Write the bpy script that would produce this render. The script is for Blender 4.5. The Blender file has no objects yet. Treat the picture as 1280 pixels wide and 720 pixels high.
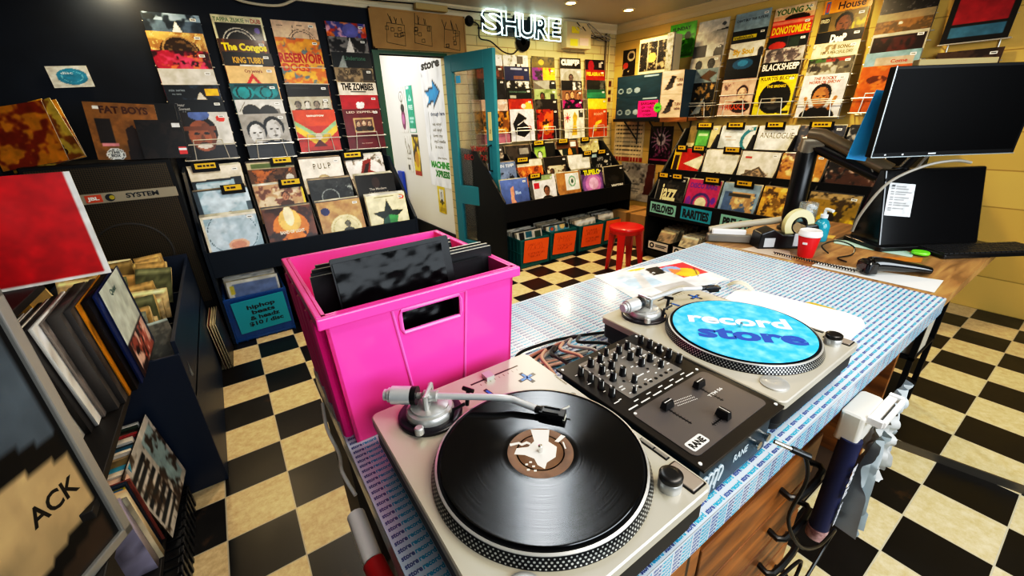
import bpy, math, random
import numpy as np
from mathutils import Matrix, Vector
R_ = math.radians
PI = math.pi
rnd = random.Random(7)
SC = bpy.context.scene
COL = SC.collection

# ------------------------------------------------------------------ colours and materials
def hx(c):
    if not isinstance(c, str): return tuple(c)
    if len(c) == 3: c = ''.join(a + a for a in c)
    return tuple(int(c[i:i + 2], 16) / 255 for i in (0, 2, 4))
def lin(c):
    a = np.asarray(hx(c) if isinstance(c, str) else c, float)
    return np.where(a <= .04045, a / 12.92, ((a + .055) / 1.055) ** 2.4)
def nd(nt, t, **kw):
    n = nt.nodes.new(t)
    for k, v in kw.items():
        if k in n.inputs: n.inputs[k].default_value = v
        else: setattr(n, k, v)
    return n
MATS = {}
def mat(name, c='888', rough=.5, metal=0, emit=None, estr=1, noise=None, nscale=8, bump=0, spec=.5, coat=0, aniso=0, trans=0, alpha=1):
    if name in MATS: return MATS[name]
    m = bpy.data.materials.new(name); m.use_nodes = True
    nt = m.node_tree; b = nt.nodes['Principled BSDF']; L = nt.links
    col = (*lin(c), 1)
    b.inputs['Base Color'].default_value = col
    b.inputs['Roughness'].default_value = rough; b.inputs['Metallic'].default_value = metal
    b.inputs['Specular IOR Level'].default_value = spec
    b.inputs['Coat Weight'].default_value = coat; b.inputs['Coat Roughness'].default_value = .1
    b.inputs['Transmission Weight'].default_value = trans; b.inputs['Alpha'].default_value = alpha
    if emit: b.inputs['Emission Color'].default_value = (*lin(emit), 1); b.inputs['Emission Strength'].default_value = estr
    if noise or bump:
        tc = nd(nt, 'ShaderNodeTexCoord'); nz = nd(nt, 'ShaderNodeTexNoise'); nz.inputs['Scale'].default_value = nscale; nz.inputs['Detail'].default_value = 6
        L.new(tc.outputs['Object'], nz.inputs['Vector'])
        if noise:
            mx = nd(nt, 'ShaderNodeMix', data_type='RGBA'); mx.inputs['A'].default_value = col; mx.inputs['B'].default_value = (*lin(noise), 1)
            cr = nd(nt, 'ShaderNodeValToRGB'); cr.color_ramp.elements[0].position = .42; cr.color_ramp.elements[1].position = .68
            L.new(nz.outputs['Fac'], cr.inputs['Fac']); L.new(cr.outputs['Color'], mx.inputs['Factor']); L.new(mx.outputs['Result'], b.inputs['Base Color'])
        if bump:
            bp = nd(nt, 'ShaderNodeBump'); bp.inputs['Strength'].default_value = bump; bp.inputs['Distance'].default_value = .004
            L.new(nz.outputs['Fac'], bp.inputs['Height']); L.new(bp.outputs['Normal'], b.inputs['Normal'])
    if aniso:
        b.inputs['Anisotropic'].default_value = aniso
        tg = nd(nt, 'ShaderNodeTangent', direction_type='RADIAL', axis='Z'); L.new(tg.outputs['Tangent'], b.inputs['Tangent'])
    MATS[name] = m; return m

def mat_print(name='printed_sleeve', rough=.36, coat=.06):
    if name in MATS: return MATS[name]
    m = mat(name, 'fff', rough, coat=coat, spec=.28); nt = m.node_tree
    a = nd(nt, 'ShaderNodeAttribute', attribute_name='Col'); nt.links.new(a.outputs['Color'], nt.nodes['Principled BSDF'].inputs['Base Color'])
    return m
def mat_floor():
    m = mat('checker_tiles', rough=.35); nt = m.node_tree; L = nt.links; b = nt.nodes['Principled BSDF']
    tc = nd(nt, 'ShaderNodeTexCoord'); sx = nd(nt, 'ShaderNodeSeparateXYZ'); L.new(tc.outputs['Object'], sx.inputs[0])
    def mth(op, a, bb=None):
        n = nd(nt, 'ShaderNodeMath', operation=op)
        for i, v in enumerate((a, bb)):
            if v is None: continue
            if hasattr(v, 'node'): L.new(v, n.inputs[i])
            else: n.inputs[i].default_value = v
        return n.outputs[0]
    S = .2286
    u = mth('DIVIDE', sx.outputs['X'], S); v = mth('DIVIDE', sx.outputs['Y'], S)
    par = mth('FLOORED_MODULO', mth('ADD', mth('FLOOR', u), mth('FLOOR', v)), 2.0)
    def edge(w):
        f = mth('FRACT', w); return mth('MINIMUM', f, mth('SUBTRACT', 1.0, f))
    line = mth('LESS_THAN', mth('MINIMUM', edge(u), edge(v)), .010)
    nz = nd(nt, 'ShaderNodeTexNoise', Scale=5.0, Detail=9.0, Roughness=.65); L.new(tc.outputs['Object'], nz.inputs['Vector'])
    nz2 = nd(nt, 'ShaderNodeTexNoise', Scale=26.0, Detail=9.0, Roughness=.75); L.new(tc.outputs['Object'], nz2.inputs['Vector'])
    def ramp(src, p0, p1, c0, c1):
        r = nd(nt, 'ShaderNodeValToRGB'); e = r.color_ramp.elements
        e[0].position = p0; e[1].position = p1; e[0].color = (*lin(c0), 1); e[1].color = (*lin(c1), 1); L.new(src, r.inputs['Fac']); return r.outputs['Color']
    white = ramp(nz2.outputs['Fac'], .3, .62, 'b59c70', 'd9c69c'); black = ramp(nz.outputs['Fac'], .62, .8, '0c0806', '5a3a16')
    mx = nd(nt, 'ShaderNodeMix', data_type='RGBA'); L.new(par, mx.inputs['Factor']); L.new(white, mx.inputs['A']); L.new(black, mx.inputs['B'])
    m2 = nd(nt, 'ShaderNodeMix', data_type='RGBA'); L.new(line, m2.inputs['Factor']); L.new(mx.outputs['Result'], m2.inputs['A']); m2.inputs['B'].default_value = (*lin('b8ae96'), 1)
    L.new(m2.outputs['Result'], b.inputs['Base Color'])
    r2 = nd(nt, 'ShaderNodeMapRange'); r2.inputs['To Min'].default_value = .2; r2.inputs['To Max'].default_value = .55; L.new(nz.outputs['Fac'], r2.inputs['Value']); L.new(r2.outputs['Result'], b.inputs['Roughness'])
    return m
def mat_brick(name, c1, c2, mort, rot):
    m = mat(name, rough=.6); nt = m.node_tree; L = nt.links; b = nt.nodes['Principled BSDF']
    tc = nd(nt, 'ShaderNodeTexCoord'); mp = nd(nt, 'ShaderNodeMapping'); mp.inputs['Rotation'].default_value = rot
    L.new(tc.outputs['Object'], mp.inputs['Vector'])
    br = nd(nt, 'ShaderNodeTexBrick', Scale=1.0); br.inputs['Brick Width'].default_value = .24; br.inputs['Row Height'].default_value = .085; br.inputs['Mortar Size'].default_value = .004
    br.inputs['Color1'].default_value = (*lin(c1), 1); br.inputs['Color2'].default_value = (*lin(c2), 1); br.inputs['Mortar'].default_value = (*lin(mort), 1)
    L.new(mp.outputs['Vector'], br.inputs['Vector']); L.new(br.outputs['Color'], b.inputs['Base Color'])
    bp = nd(nt, 'ShaderNodeBump', Strength=.5, Distance=.006, invert=True); L.new(br.outputs['Fac'], bp.inputs['Height']); L.new(bp.outputs['Normal'], b.inputs['Normal'])
    return m
def mat_wood(name, c1, c2, scale=(30, 30, 2), rough=.4):
    m = mat(name, rough=rough); nt = m.node_tree; L = nt.links; b = nt.nodes['Principled BSDF']
    tc = nd(nt, 'ShaderNodeTexCoord'); mp = nd(nt, 'ShaderNodeMapping'); mp.inputs['Scale'].default_value = scale; L.new(tc.outputs['Object'], mp.inputs['Vector'])
    nz = nd(nt, 'ShaderNodeTexNoise', Scale=1.0, Detail=6.0, Distortion=.8); L.new(mp.outputs['Vector'], nz.inputs['Vector'])
    r = nd(nt, 'ShaderNodeValToRGB'); e = r.color_ramp.elements; e[0].position = .35; e[1].position = .68; e[0].color = (*lin(c1), 1); e[1].color = (*lin(c2), 1)
    L.new(nz.outputs['Fac'], r.inputs['Fac']); L.new(r.outputs['Color'], b.inputs['Base Color']); return m

# ------------------------------------------------------------------ mesh builder
class MB:
    def __init__(s): s.v = []; s.f = []; s.m = []; s.x = Matrix.Identity(4)
    def add(s, vs, fs, mi=0):
        n = len(s.v); s.v += [tuple(s.x @ Vector(p)) for p in vs]; s.f += [tuple(i + n for i in f) for f in fs]; s.m += [mi] * len(fs); return s
    def box(s, x0, y0, z0, x1, y1, z1, mi=0):
        return s.add([(x, y, z) for z in (z0, z1) for y in (y0, y1) for x in (x0, x1)], [(0, 2, 3, 1), (4, 5, 7, 6), (0, 1, 5, 4), (2, 6, 7, 3), (0, 4, 6, 2), (1, 3, 7, 5)], mi)
    def rbox(s, x0, y0, x1, y1, z0, z1, r, mi=0, n=5, b=0):
        pts = []
        for cx, cy, a in ((x1 - r, y1 - r, 0), (x0 + r, y1 - r, 90), (x0 + r, y0 + r, 180), (x1 - r, y0 + r, 270)):
            for i in range(n + 1):
                t = R_(a + 90 * i / n); pts.append((cx + r * math.cos(t), cy + r * math.sin(t)))
        if not b: return s.prism(pts, z0, z1, mi)
        cx, cy = (x0 + x1) / 2, (y0 + y1) / 2; kx = 1 - 2 * b / (x1 - x0); ky = 1 - 2 * b / (y1 - y0)
        ins = [(cx + (p[0] - cx) * kx, cy + (p[1] - cy) * ky) for p in pts]
        N = len(pts); vs = [(*p, z0) for p in pts] + [(*p, z1 - b) for p in pts] + [(*p, z1) for p in ins]
        fs = [tuple(range(N))[::-1], tuple(range(2 * N, 3 * N))]
        for k in (0, N): fs += [(k + i, k + (i + 1) % N, k + N + (i + 1) % N, k + N + i) for i in range(N)]
        return s.add(vs, fs, mi)
    def prism(s, poly, z0, z1, mi=0):
        n = len(poly)
        return s.add([(*p, z0) for p in poly] + [(*p, z1) for p in poly], [tuple(range(n))[::-1], tuple(range(n, 2 * n))] + [(i, (i + 1) % n, n + (i + 1) % n, n + i) for i in range(n)], mi)
    def prof(s, poly, x0, x1, mi=0):      # polygon in (y,z), thickness along x
        n = len(poly)
        return s.add([(x0, *p) for p in poly] + [(x1, *p) for p in poly], [tuple(range(n))[::-1], tuple(range(n, 2 * n))] + [(i, (i + 1) % n, n + (i + 1) % n, n + i) for i in range(n)], mi)
    def lathe(s, prof, c=(0, 0, 0), n=24, mi=0, axis='Z', cap=True):
        vs = []; fs = []; k = len(prof)
        for i in range(n):
            a = 2 * PI * i / n; ca, sa = math.cos(a), math.sin(a)
            for r, z in prof:
                p = (r * ca, r * sa, z)
                if axis == 'X': p = (z, r * ca, r * sa)
                if axis == 'Y': p = (r * sa, z, r * ca)
                vs.append((p[0] + c[0], p[1] + c[1], p[2] + c[2]))
        for i in range(n):
            j = (i + 1) % n
            for q in range(k - 1): fs.append((i * k + q, j * k + q, j * k + q + 1, i * k + q + 1))
        if cap:
            fs.append(tuple(i * k for i in range(n))[::-1]); fs.append(tuple(i * k + k - 1 for i in range(n)))
        return s.add(vs, fs, mi)
    def cyl(s, c, r, h, n=20, mi=0, axis='Z', r2=None): return s.lathe([(r, 0), (r if r2 is None else r2, h)], c, n, mi, axis)
    def tube(s, pts, r, n=8, mi=0, smooth=0, taper=None):
        P = [Vector(p) for p in pts]
        if smooth:
            Q = []
            for i in range(len(P) - 1):
                a = P[max(i - 1, 0)]; b = P[i]; c = P[i + 1]; d = P[min(i + 2, len(P) - 1)]
                for k in range(smooth):
                    t = k / smooth; Q.append(.5 * ((2 * b) + (c - a) * t + (2 * a - 5 * b + 4 * c - d) * t * t + (3 * b - a - 3 * c + d) * t ** 3))
            P = Q + [P[-1]]
        closed = (P[0] - P[-1]).length < 1e-6
        if closed: P = P[:-1]
        N = len(P); vs = []; up = None
        for i, p in enumerate(P):
            d = (P[(i + 1) % N] - P[i - 1]) if closed else (P[min(i + 1, N - 1)] - P[max(i - 1, 0)])
            if d.length < 1e-9: d = Vector((0, 0, 1))
            d.normalize()
            if up is None: up = Vector((0, 0, 1)) if abs(d.z) < .9 else Vector((1, 0, 0))
            e = d.cross(up)
            if e.length < 1e-6: e = d.orthogonal()
            e.normalize(); up = e.cross(d).normalized()
            rr = r if taper is None else r * (taper[0] + (taper[1] - taper[0]) * i / max(N - 1, 1))
            for k in range(n):
                a = 2 * PI * k / n; vs.append(p + rr * (math.cos(a) * e + math.sin(a) * up))
        fs = []
        for i in range(N if closed else N - 1):
            j = (i + 1) % N
            for k in range(n): fs.append((i * n + k, j * n + k, j * n + (k + 1) % n, i * n + (k + 1) % n))
        if not closed: fs += [tuple(range(n)), tuple(range((N - 1) * n, N * n))[::-1]]
        return s.add(vs, fs, mi)
    def text(s, t, o, ux, uy, h, mi=0, w=None, bold=.02, th=0, center=False):
        V, F, W = text_geo(t, bold); ux = Vector(ux); uy = Vector(uy); o = Vector(o)
        kx = h if w is None else w / W
        if center: o = o - ux * (W * kx / 2)
        return s.add([o + ux * (x * kx) + uy * (y * h) for x, y in V], F, mi)
    def build(s, name, mats, parent=None, smooth=40, bevel=0):
        me = bpy.data.meshes.new(name); me.from_pydata(s.v, [], s.f)
        for m in (mats if isinstance(mats, (list, tuple)) else [mats]): me.materials.append(m)
        me.polygons.foreach_set('material_index', s.m)
        import bmesh
        bm = bmesh.new(); bm.from_mesh(me); bmesh.ops.recalc_face_normals(bm, faces=bm.faces); bm.to_mesh(me); bm.free()
        if smooth:
            me.polygons.foreach_set('use_smooth', [True] * len(me.polygons)); me.set_sharp_from_angle(angle=R_(smooth))
        o = bpy.data.objects.new(name, me); COL.objects.link(o)
        if parent: o.parent = parent
        if bevel:
            b = o.modifiers.new('bevel', 'BEVEL'); b.width = bevel; b.segments = 2; b.limit_method = 'ANGLE'; b.angle_limit = R_(50)
        return o
_T = {}
def text_geo(t, bold=.02):
    k = (t, bold)
    if k in _T: return _T[k]
    cu = bpy.data.curves.new('lettering', 'FONT'); cu.body = t; cu.size = 1; cu.resolution_u = 3; cu.offset = bold; cu.fill_mode = 'FRONT' if False else cu.fill_mode
    ob = bpy.data.objects.new('lettering', cu); COL.objects.link(ob); bpy.context.view_layer.update()
    me = bpy.data.meshes.new_from_object(ob.evaluated_get(bpy.context.evaluated_depsgraph_get()))
    V = [(v.co.x, v.co.y) for v in me.vertices]; F = [tuple(p.vertices) for p in me.polygons]
    bpy.data.objects.remove(ob); bpy.data.curves.remove(cu); bpy.data.meshes.remove(me)
    x0 = min(v[0] for v in V); W = max(v[0] for v in V) - x0; H = .72
    _T[k] = ([((x - x0) / H, y / H) for x, y in V], F, W / H); return _T[k]
def text_loops(t, bold=.02):
    V, F, W = text_geo(t, bold); from collections import Counter
    key = {}; 
    def kk(i): return (round(V[i][0], 4), round(V[i][1], 4))
    E = Counter(); D = {}
    for f in F:
        for a, b in zip(f, f[1:] + f[:1]): E[frozenset((kk(a), kk(b)))] += 1
    adj = {}
    for e, c in E.items():
        if c == 1 and len(e) == 2:
            a, b = tuple(e); adj.setdefault(a, []).append(b); adj.setdefault(b, []).append(a)
    loops = []; seen = set()
    for s0 in adj:
        if s0 in seen: continue
        lp = [s0]; seen.add(s0); cur = s0
        while True:
            nx = [q for q in adj[cur] if q not in seen]
            if not nx: break
            cur = nx[0]; seen.add(cur); lp.append(cur)
        if len(lp) > 2: loops.append(lp + [lp[0]])
    return loops, W

# ------------------------------------------------------------------ things
def tag(o, label=None, cat=None, group=None, kind=None):
    if label: o['label'] = label
    if cat: o['category'] = cat
    if group: o['group'] = group
    if kind: o['kind'] = kind
    return o
def thing(name, label, cat, loc=(0, 0, 0), rz=0, group=None):
    o = bpy.data.objects.new(name, None); COL.objects.link(o); o.location = loc; o.rotation_euler = (0, 0, rz); o.empty_display_size = .05
    return tag(o, label, cat, group)
def struct(o): o['kind'] = 'structure'; return o
def place(o, loc, rz=0, tilt=0, roll=0): o.location = loc; o.rotation_euler = (-tilt, roll, rz); return o

# ------------------------------------------------------------------ printed covers painted per vertex
def vnoise(k, N, rs):
    g = rs.rand(k + 2, k + 2); t = np.linspace(0, k, N, endpoint=True); i = np.minimum(t.astype(int), k); f = t - i; f = f * f * (3 - 2 * f)
    a = g[i][:, i]; b = g[i + 1][:, i]; c = g[i][:, i + 1]; d = g[i + 1][:, i + 1]
    fy = f[:, None]; fx = f[None, :]
    return (a * (1 - fy) + b * fy) * (1 - fx) + (c * (1 - fy) + d * fy) * fx
def paint(base, ops, N, seed):
    rs = np.random.RandomState(seed); n = N + 1
    im = np.empty((n, n, 3)); im[:] = hx(base); U, V = np.meshgrid(np.linspace(0, 1, n), np.linspace(0, 1, n))
    for o in ops:
        k = o[0]
        if k == 'R': m = (U >= o[1]) & (V >= o[2]) & (U <= o[3]) & (V <= o[4]); im[m] = hx(o[5])
        elif k == 'E': m = ((U - o[1]) / o[3]) ** 2 + ((V - o[2]) / o[4]) ** 2 <= 1; im[m] = hx(o[5])
        elif k == 'A':
            d = np.hypot(U - o[1], V - o[2]); im[abs(d - o[3]) <= o[4] / 2] = hx(o[5])
        elif k == 'N':
            nn = .5 * vnoise(o[1], n, rs) + .26 * vnoise(o[1] * 2, n, rs) + .24 * vnoise(o[1] * 4, n, rs); m = np.clip((nn - o[3]) / .10 + .5, 0, 1) * .92
            if len(o) > 4: m = m * ((U >= o[4]) & (V >= o[5]) & (U <= o[6]) & (V <= o[7]))
            im[:] = im * (1 - m[..., None]) + np.array(hx(o[2])) * m[..., None]
        elif k == 'G': t = V[..., None]; im[:] = np.array(hx(o[1])) * (1 - t) + np.array(hx(o[2])) * t
        elif k == 'L':
            ax, ay, bx, by = o[1:5]; dx, dy = bx - ax, by - ay; t = np.clip(((U - ax) * dx + (V - ay) * dy) / (dx * dx + dy * dy), 0, 1)
            im[np.hypot(U - ax - t * dx, V - ay - t * dy) <= o[5] / 2] = hx(o[6])
        elif k == 'P':
            pts = o[1]; m = np.zeros(U.shape, bool); j = len(pts) - 1
            for i in range(len(pts)):
                xi, yi = pts[i]; xj, yj = pts[j]
                if yi != yj: m ^= ((yi > V) != (yj > V)) & (U < (xj - xi) * (V - yi) / (yj - yi) + xi)
                j = i
            im[m] = hx(o[2])
        elif k == 'F':      # a plain portrait head: hair, face, shadow side, eyes, mouth
            cx, cy, r, sk, hr = o[1:6]
            E = lambda x, y, a, b, c: im.__setitem__(((U - cx - x * r) / (a * r)) ** 2 + ((V - cy - y * r) / (b * r)) ** 2 <= 1, hx(c))
            s = np.array(hx(sk))
            E(0, -1.7, 1.5, .9, hr); E(0, .28, .86, .95, hr); E(0, 0, .68, .92, sk); E(.3, -.05, .36, .8, tuple(s * .78)); E(-.05, -.1, .5, .7, sk)
            E(-.27, .14, .15, .07, '111'); E(.25, .14, .15, .07, '111'); E(0, -.13, .09, .2, tuple(s * .7)); E(0, -.46, .26, .08, tuple(s * .45))
        elif k == 'S':      # stripes: count, colour, horizontal?
            t = V if o[3] else U; im[((t * o[1]) % 1) < .5] = hx(o[2])
    im *= (.86 + .2 * vnoise(9, n, rs) + .1 * vnoise(26, n, rs))[..., None]
    return lin(np.clip(im, 0, 1))
_seed = [11]
def sheet_mesh(name, base, ops, w=.312, h=.312, th=.004, N=36, edge='cfc6b2', rough=None):
    """thin printed board: front faces -Y, base at z=0, centred in x"""
    _seed[0] += 1
    C = paint(base, [o for o in ops if o[0] != 'T'], N, _seed[0]); n = N + 1
    xs, zs = np.meshgrid(np.linspace(-w / 2, w / 2, n), np.linspace(0, h, n))
    Vt = [np.stack([xs.ravel(), np.full(n * n, -th / 2), zs.ravel()], 1)]; Cc = [C.reshape(-1, 3)]
    i = np.arange(n * n).reshape(n, n); Q = np.stack([i[:-1, :-1], i[:-1, 1:], i[1:, 1:], i[1:, :-1]], -1).reshape(-1, 4)
    loops = [Q.ravel()]; tot = [np.full(len(Q), 4)]; cnt = n * n
    a, b, y0, y1 = w / 2, h, -th / 2, th / 2
    bx = np.array([(-a, y0, 0), (a, y0, 0), (a, y0, b), (-a, y0, b), (-a, y1, 0), (a, y1, 0), (a, y1, b), (-a, y1, b)])
    Vt.append(bx); Cc.append(np.tile(lin(edge), (8, 1))); fb = np.array([(5, 4, 7, 6), (0, 4, 5, 1), (1, 5, 6, 2), (2, 6, 7, 3), (3, 7, 4, 0)]) + cnt
    loops.append(fb.ravel()); tot.append(np.full(5, 4)); cnt += 8
    for o in ops:
        if o[0] != 'T': continue
        TV, TF, TW = text_geo(o[1], o[7] if len(o) > 7 else .02); x, y, hh, c = o[2:6]; kw = (o[6] * w / TW) if len(o) > 6 and o[6] else hh * h
        P = np.array(TV); Vt.append(np.stack([-a + x * w + P[:, 0] * kw, np.full(len(P), y0 - .0005), y * h + P[:, 1] * hh * h], 1)); Cc.append(np.tile(lin(c), (len(P), 1)))
        for f in TF: loops.append(np.array(f) + cnt); tot.append(np.array([len(f)]))
        cnt += len(P)
    return arr_mesh(name, np.concatenate(Vt), np.concatenate(loops), np.concatenate(tot), [mat_print()], col=np.concatenate(Cc))
def arr_mesh(name, V, loops, tot, mats, col=None, mi=None):
    me = bpy.data.meshes.new(name); me.vertices.add(len(V)); me.vertices.foreach_set('co', V.astype(np.float32).ravel())
    me.loops.add(len(loops)); me.loops.foreach_set('vertex_index', loops.astype(np.int32)); me.polygons.add(len(tot))
    me.polygons.foreach_set('loop_start', np.concatenate([[0], np.cumsum(tot)[:-1]]).astype(np.int32)); me.polygons.foreach_set('loop_total', tot.astype(np.int32))
    for m in mats: me.materials.append(m)
    if mi is not None: me.polygons.foreach_set('material_index', mi.astype(np.int32))
    me.update(calc_edges=True); me.validate()
    if col is not None:
        at = me.color_attributes.new('Col', 'FLOAT_COLOR', 'POINT'); at.data.foreach_set('color', np.concatenate([col, np.ones((len(col), 1))], 1).astype(np.float32).ravel())
    return me
def mobj(name, me, parent=None):
    o = bpy.data.objects.new(name, me); COL.objects.link(o)
    if parent: o.parent = parent
    return o
_st = {}
def sticker(parent, x=.115, z=.283, w=.034, h=.016, c='f2efe6', y=-.0028, mark='333'):
    k = (w, h, c)
    if k not in _st:
        mb = MB().add([(-w / 2, 0, -h / 2), (w / 2, 0, -h / 2), (w / 2, 0, h / 2), (-w / 2, 0, h / 2)], [(0, 1, 2, 3)])
        mb.add([(-w * .35, -.0003, -h * .15), (w * .35, -.0003, -h * .15), (w * .35, -.0003, h * .2), (-w * .35, -.0003, h * .2)], [(0, 1, 2, 3)], 1)
        o = mb.build('price_sticker', [mat('sticker_' + c, c, .5), mat('sticker_ink', mark, .6)], smooth=0); _st[k] = o.data; bpy.data.objects.remove(o)
    s = mobj('price_sticker', _st[k], parent); s.location = (x, y, z); return s
PL = {}
def plain_mesh(c, w=.312, h=.312, th=.004, edge='cfc6b2'):
    k = (c, w, h, th, edge)
    if k not in PL:
        ops = [('N', 5, tuple(np.array(hx(c)) * .7), .6), ('R', .06, .84, .94, .93, tuple(np.clip(np.array(hx(c)) * 1.25 + .06, 0, 1)))]
        PL[k] = sheet_mesh('record_sleeve', c, ops, w, h, th, 10, edge)
    return PL[k]
def record(me, loc, rz, tilt, label, group=None, stick=True, roll=0):
    o = mobj('record', me); place(o, loc, rz, tilt, roll); tag(o, label, 'record', group)
    if stick: sticker(o)
    return o

# ================================================================== ROOM
YB, XR, ZC = 1.10, 4.57, 2.34
m_dark = mat('dark_navy_paint', '0d131d', .6, noise='131b28', nscale=3, spec=.2)
m_black = mat('black_paint', '08090b', .5, spec=.25); m_navy = mat('navy_board', '0c1826', .45, noise='11202f', nscale=2, spec=.3)
m_cream = mat('cream_paint', 'e2d6b4', .6); m_white = mat('white_paint', 'e9e6df', .5)
m_brick = mat_brick('cream_painted_brick', 'cdbd88', 'c4b27c', '9c8a58', (R_(90), 0, 0))
m_brick2 = mat_brick('yellow_painted_brick', 'd2b35e', 'c8a852', 'a88a3c', (R_(90), 0, R_(90)))
m_teal = mat('teal_door_paint', '2b7f8c', .35); m_green = mat('green_trim_paint', '0f4a2a', .4)
m_wire = mat('white_coated_wire', 'c9c6bd', .35, metal=.3); m_chrome = mat('polished_metal', 'd6d6d4', .18, metal=1)
m_glass = mat('door_glass', 'eef4f4', .03, trans=1, alpha=.35, spec=.5)

fl = struct(MB().box(-.8, -4.6, -.06, XR, 3.3, 0).build('floor', mat_floor(), smooth=0))
ce = struct(MB().box(-.8, -4.6, ZC, XR + .1, YB + .1, ZC + .08).build('ceiling', mat('ceiling_paint', 'b9b4a4', .55), smooth=0))
struct(MB().box(-.8, YB, 0, 1.66, YB + .1, ZC).build('wall_back_left', m_dark, smooth=0))
struct(MB().box(1.66, YB, 1.93, 2.29, YB + .1, ZC).build('wall_back_lintel', m_brick, smooth=0))
struct(MB().box(2.29, YB, 0, XR + .1, YB + .1, ZC).build('wall_back_right', m_brick, smooth=0))
struct(MB().box(XR, -4.6, 0, XR + .1, YB, ZC).build('wall_right', m_brick2, smooth=0))
struct(MB().box(-.9, -4.6, 0, -.8, YB + .1, ZC).build('wall_left', m_dark, smooth=0))
struct(MB().box(-.8, -4.7, 0, XR, -4.6, ZC).build('wall_front', mat('dark_reflected_wall', '2b2926', .8), smooth=0))  # unseen wall added for bounce, kept dark so glossy surfaces reflect black
struct(MB().box(2.30, YB + .1, 0, 2.40, 3.2, ZC).build('wall_corridor_right', m_white, smooth=0))
struct(MB().box(1.1, 3.2, 0, 2.4, 3.3, ZC).build('wall_corridor_end', m_white, smooth=0))
struct(MB().box(1.0, YB + .1, 0, 1.1, 3.3, ZC).build('wall_corridor_left', m_white, smooth=0))
struct(MB().box(1.1, YB + .1, ZC - .02, 2.3, 3.2, ZC + .06).build('ceiling_corridor', m_white, smooth=0))
struct(MB().box(2.285, YB + .1, 0, 2.30, 3.2, .2).build('baseboard_corridor', m_black, smooth=0))
struct(MB().box(1.60, YB - .02, 0, 1.66, YB + .1, 1.93).box(1.60, YB - .02, 1.93, 2.30, YB + .1, 1.955).build('trim_1', m_green, smooth=0))
struct(MB().box(1.56, YB - .03, 0, 1.60, YB, 1.93).build('trim_2', m_black, smooth=0))
co = MB(); co.prof([(YB, 2.25), (YB - .02, 2.25), (YB - .025, 2.285), (YB - .06, 2.325), (YB - .06, ZC), (YB, ZC)], .95, XR)
struct(co.build('trim_3', mat('cornice_back_paint', 'cfc4a4', .5), smooth=0))
co = MB(); co.add([(XR - d, y, z) for y in (-4.6, YB) for d, z in ((0, 2.25), (.02, 2.25), (.025, 2.285), (.06, 2.325), (.06, ZC), (0, ZC))],
    [(i, (i + 1) % 6, 6 + (i + 1) % 6, 6 + i) for i in range(6)])
struct(co.build('trim_4', mat('cornice_right_paint', 'cbb78a', .5), smooth=0))
struct(MB().box(.1, YB - .012, 2.26, .95, YB, 2.30).build('trim_5', mat('cornice_dark_paint', '3a3428', .5), smooth=0))
struct(MB().box(.6, YB - .03, 2.275, 1.7, YB, ZC).build('trim_6', mat('cornice_back_paint'), smooth=0))

# ---- open door leaf, hinged at the right jamb
dr = thing('door_1', 'teal glazed shop door standing open into the shop beside the corridor', 'door', (2.29, YB, 0), math.atan2(-.6, .156)); struct(dr)
mb = MB()
for x0, x1, z0, z1 in ((0, .095, .02, 1.935), (.505, .62, .02, 1.935), (.095, .505, 1.795, 1.935), (.095, .505, .58, .765), (.095, .505, .02, .19)): mb.box(x0, -.02, z0, x1, .02, z1)
mb.build('door_frame', m_teal, dr, smooth=0, bevel=.003)
for z0, z1 in ((.765, 1.795), (.19, .58)): MB().box(.095, -.004, z0, .505, .004, z1).build('glass_pane', m_glass, dr, smooth=0)
MB().box(.535, -.024, 1.2, .575, -.02, 1.44).text('PULL', (.563, -.0245, 1.26), (0, 0, 1), (-1, 0, 0), .013, 1).build('push_plate', [mat('cream_plate', 'cdbf8a', .4), m_black], dr, smooth=0)
MB().tube([(.557, -.02, .93), (.557, -.06, .94), (.557, -.06, 1.15), (.557, -.02, 1.16)], .008).build('handle', m_black, dr)
MB().cyl((.52, -.05, .67), .018, .03, axis='Y').build('lock_knob', mat('white_knob', 'cfcfc8', .3), dr)
MB().box(.13, -.006, 1.70, .19, -.0045, 1.76).build('blue_sticker', mat('blue_sticker', '2aa7d6', .4), dr, smooth=0)
MB().text('YUMMY', (.26, -.0052, 1.10), (1, 0, 0), (0, 0, 1), .05, 0).text('RECORDS', (.17, -.0052, 1.02), (1, 0, 0), (0, 0, 1), .05, 0).build('window_lettering', mat('red_film', 'a8322c', .5), dr, smooth=0)

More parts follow.
